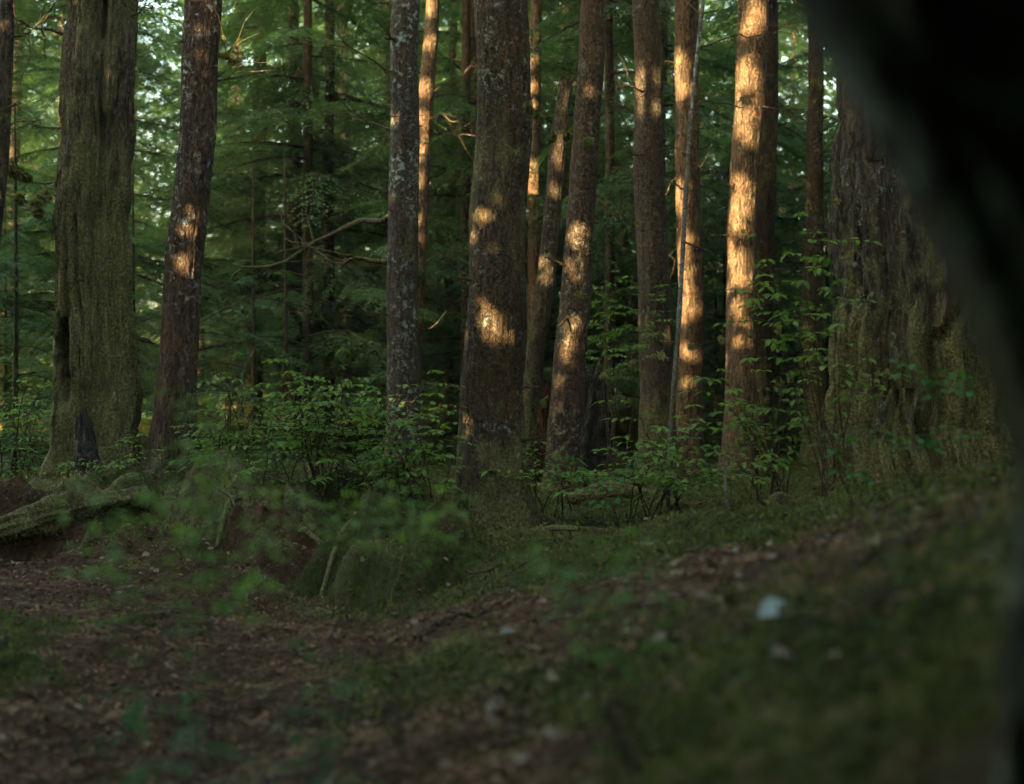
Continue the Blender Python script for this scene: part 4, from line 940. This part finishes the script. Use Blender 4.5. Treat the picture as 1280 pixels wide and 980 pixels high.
# fallen twigs and curled leaves, past counting
def twigs():
    rng = np.random.RandomState(21); b = Bag(); x, y = scatter(1500, rng, 2.2, 12.5)
    z = ground_h(x, y)
    for k in range(len(x)):
        L = .05 + .30 * rng.rand() ** 2.2; a = rng.rand() * 6.28; d = np.array([math.cos(a), math.sin(a), 0]) * L
        e = np.array([x[k] + d[0], y[k] + d[1], gz(x[k] + d[0], y[k] + d[1]) + .012 + .04 * rng.rand() ** 3])
        b.add(*tube_geo(twig_curve([x[k], y[k], z[k] + .012], e, 0.05, .12, 7, k), np.linspace(.0016 + .004 * L / .3, .001, 7), 4))
    tag(b.build('twig_litter', B_TWIG), 'thin fallen twigs strewn over the forest floor', kind='stuff')
twigs()
def curled():
    rng = np.random.RandomState(22); x, y = scatter(5200, rng, 2.0, 11.5)
    w = np.exp(-((x - (.55 + .0 * y)) / .5) ** 2) * (y < 8) * .9 + np.exp(-((y - 9.2) / .8) ** 2) * (x < .3) * .8 + .16
    w = np.where((y < 3.8) & (x > .25), w * .25, w)
    k = rng.rand(len(x)) < w; x, y = x[k], y[k]; z = ground_h(x, y); M = []
    for q in range(len(x)):
        a = rng.rand() * 6.28; M.append(frame_mat([x[q], y[q], z[q] + .010], [math.cos(a), math.sin(a), 0], rng.randn() * .5, .022 + .03 * rng.rand(), .3 * rng.randn()))
    M = np.array(M); Vc = LNV.copy(); Vc[:, 2] += .25 * (Vc[:, 1] * 2) ** 2; Vc[:, 1] *= 1.4
    Vh = np.hstack([Vc, np.ones((len(Vc), 1))]); V = np.einsum('nij,kj->nki', M[:, :3], Vh).reshape(-1, 3)
    F = (LNF[None] + (np.arange(len(M)) * len(LNV))[:, None, None]).reshape(-1, 4)
    o = link('fallen_leaves', make_mesh('fallen_leaves', V, F, True, L_CURL)); tag(o, 'curled brown and grey fallen leaves over bank and slope', kind='stuff')
curled()

# fuzzy moss on trunks and logs
def fuzz(ti, n, seed, smax, zmax, side=None, mat=L_MOSS, hang=True):
    t, C, rr = TR[ti]; rng = np.random.RandomState(seed); me = t.children[0].data
    nv = len(me.vertices); V = np.empty(nv * 3, np.float32); me.vertices.foreach_get('co', V); V = V.reshape(-1, 3)
    Nn = np.empty(nv * 3, np.float32); me.vertices.foreach_get('normal', Nn); Nn = Nn.reshape(-1, 3)
    pz = np.exp(-np.clip(V[:, 2], 0, 9) / zmax) * (fbm(V[:, 0] * 3, V[:, 1] * 3, V[:, 2] * 1.5, seed, 3) > .02) * (V[:, 2] > -.02) * (V[:, 2] < 5)
    if side is not None: pz = pz * np.clip(Nn @ np.asarray(side, float) + .35, 0, 1)
    pz = pz / pz.sum(); idx = rng.choice(nv, n, p=pz)
    p = V[idx] + rng.randn(n, 3) * .008; nn = Nn[idx]
    d = nn * .6 + np.array([0, 0, -1.0 if hang else .5]) + rng.randn(n, 3) * .45; d /= np.linalg.norm(d, axis=1)[:, None]
    w = np.cross(d, nn + rng.randn(n, 3) * .4); w /= np.linalg.norm(w, axis=1)[:, None] + 1e-6
    s = (.25 + rng.rand(n) ** 2)[:, None] * smax
    Q = np.stack([p - w * s * .10, p + d * s * .5 - w * s * .16, p + d * s, p + d * s * .5 + w * s * .16], 1).reshape(-1, 3)
    o = link('moss', make_mesh('moss', Q, np.arange(len(Q)).reshape(-1, 4), False, mat), t); o['kind'] = 'stuff'
fuzz(1, 42000, 1, .060, 4.5, (-.5, -.8, 0))
fuzz(5, 22000, 2, .038, 1.4, (-.7, -.6, 0))
fuzz(2, 3500, 3, .022, .35)
fuzz(7, 3500, 4, .022, .4)
fuzz(13, 14000, 5, .045, 1.6, (-.6, -.8, 0))
fuzz(3, 2500, 6, .022, .4)
for t, C, rr in logs:
    if t.name.startswith('charred') or t.name.startswith('rotten'): continue
    me = t.children[0].data; nv = len(me.vertices); V = np.empty(nv * 3, np.float32); me.vertices.foreach_get('co', V); V = V.reshape(-1, 3)
    Nn = np.empty(nv * 3, np.float32); me.vertices.foreach_get('normal', Nn); Nn = Nn.reshape(-1, 3)
    rng = np.random.RandomState(9); pz = np.clip(Nn[:, 2] + .25, 0, 1); n = 9000; idx = rng.choice(nv, n, p=pz / pz.sum())
    p = V[idx] + rng.randn(n, 3) * .01; nn = Nn[idx]; d = nn + rng.randn(n, 3) * .6; d /= np.linalg.norm(d, axis=1)[:, None]
    w = np.cross(d, rng.randn(n, 3)); w /= np.linalg.norm(w, axis=1)[:, None]; s = (.010 + .025 * rng.rand(n))[:, None]
    Q = np.stack([p, p + d * s * .5 - w * s * .2, p + d * s, p + d * s * .5 + w * s * .2], 1).reshape(-1, 3)
    o = link('moss', make_mesh('moss', Q, np.arange(len(Q)).reshape(-1, 4), False, L_MOSS), t); o['kind'] = 'stuff'

def root_fringe():
    rng = np.random.RandomState(12); b = Bag()
    for k in range(110):
        x = -3.6 + 3.9 * rng.rand(); ye = float(np.interp(x, EDX, EDY)) + float(.16 * fbm(np.array([x * 3.1]), 0, 0, 51, 3)[0])
        z = gz(x, ye + .07); L = .03 + .10 * rng.rand() ** 2
        p = np.array([x, ye + .05, z]); e = p + np.array([rng.randn() * .05, -.05 - .06 * rng.rand(), -L])
        b.add(*tube_geo(twig_curve(p, e, 0, .2, 6, k), np.linspace(.004, .0015, 6), 4))
    tag(b.build('root_fringe', B_TWIG), 'fine roots hanging from the broken edge of the bank', kind='stuff')
root_fringe()
print('TRIS', sum(sum(len(p.vertices) - 2 for p in []) + len(m.loops) // 2 for m in bpy.data.meshes))

# ------------------------------------------------------------------ the damp air between the trees
def haze():
    m, t = nt('haze_air'); v = N(t, 'ShaderNodeVolumePrincipled'); v.inputs['Density'].default_value = 0.0004
    v.inputs['Color'].default_value = (0.80, 0.90, 0.92, 1); v.inputs['Anisotropy'].default_value = 0.2
    o = t.nodes.new('ShaderNodeOutputMaterial'); t.links.new(v.outputs[0], o.inputs['Volume'])
    x0, x1, y0, y1, z0, z1 = -190, 190, -80, 310, -2.5, 26
    V = [(x, y, z) for z in (z0, z1) for y in (y0, y1) for x in (x0, x1)]
    F = [(0, 2, 3, 1), (4, 5, 7, 6), (0, 1, 5, 4), (2, 6, 7, 3), (0, 4, 6, 2), (1, 3, 7, 5)]
    h = link('haze', make_mesh('haze', V, F, False, m)); tag(h, 'thin damp air between the trees', kind='stuff')
haze()
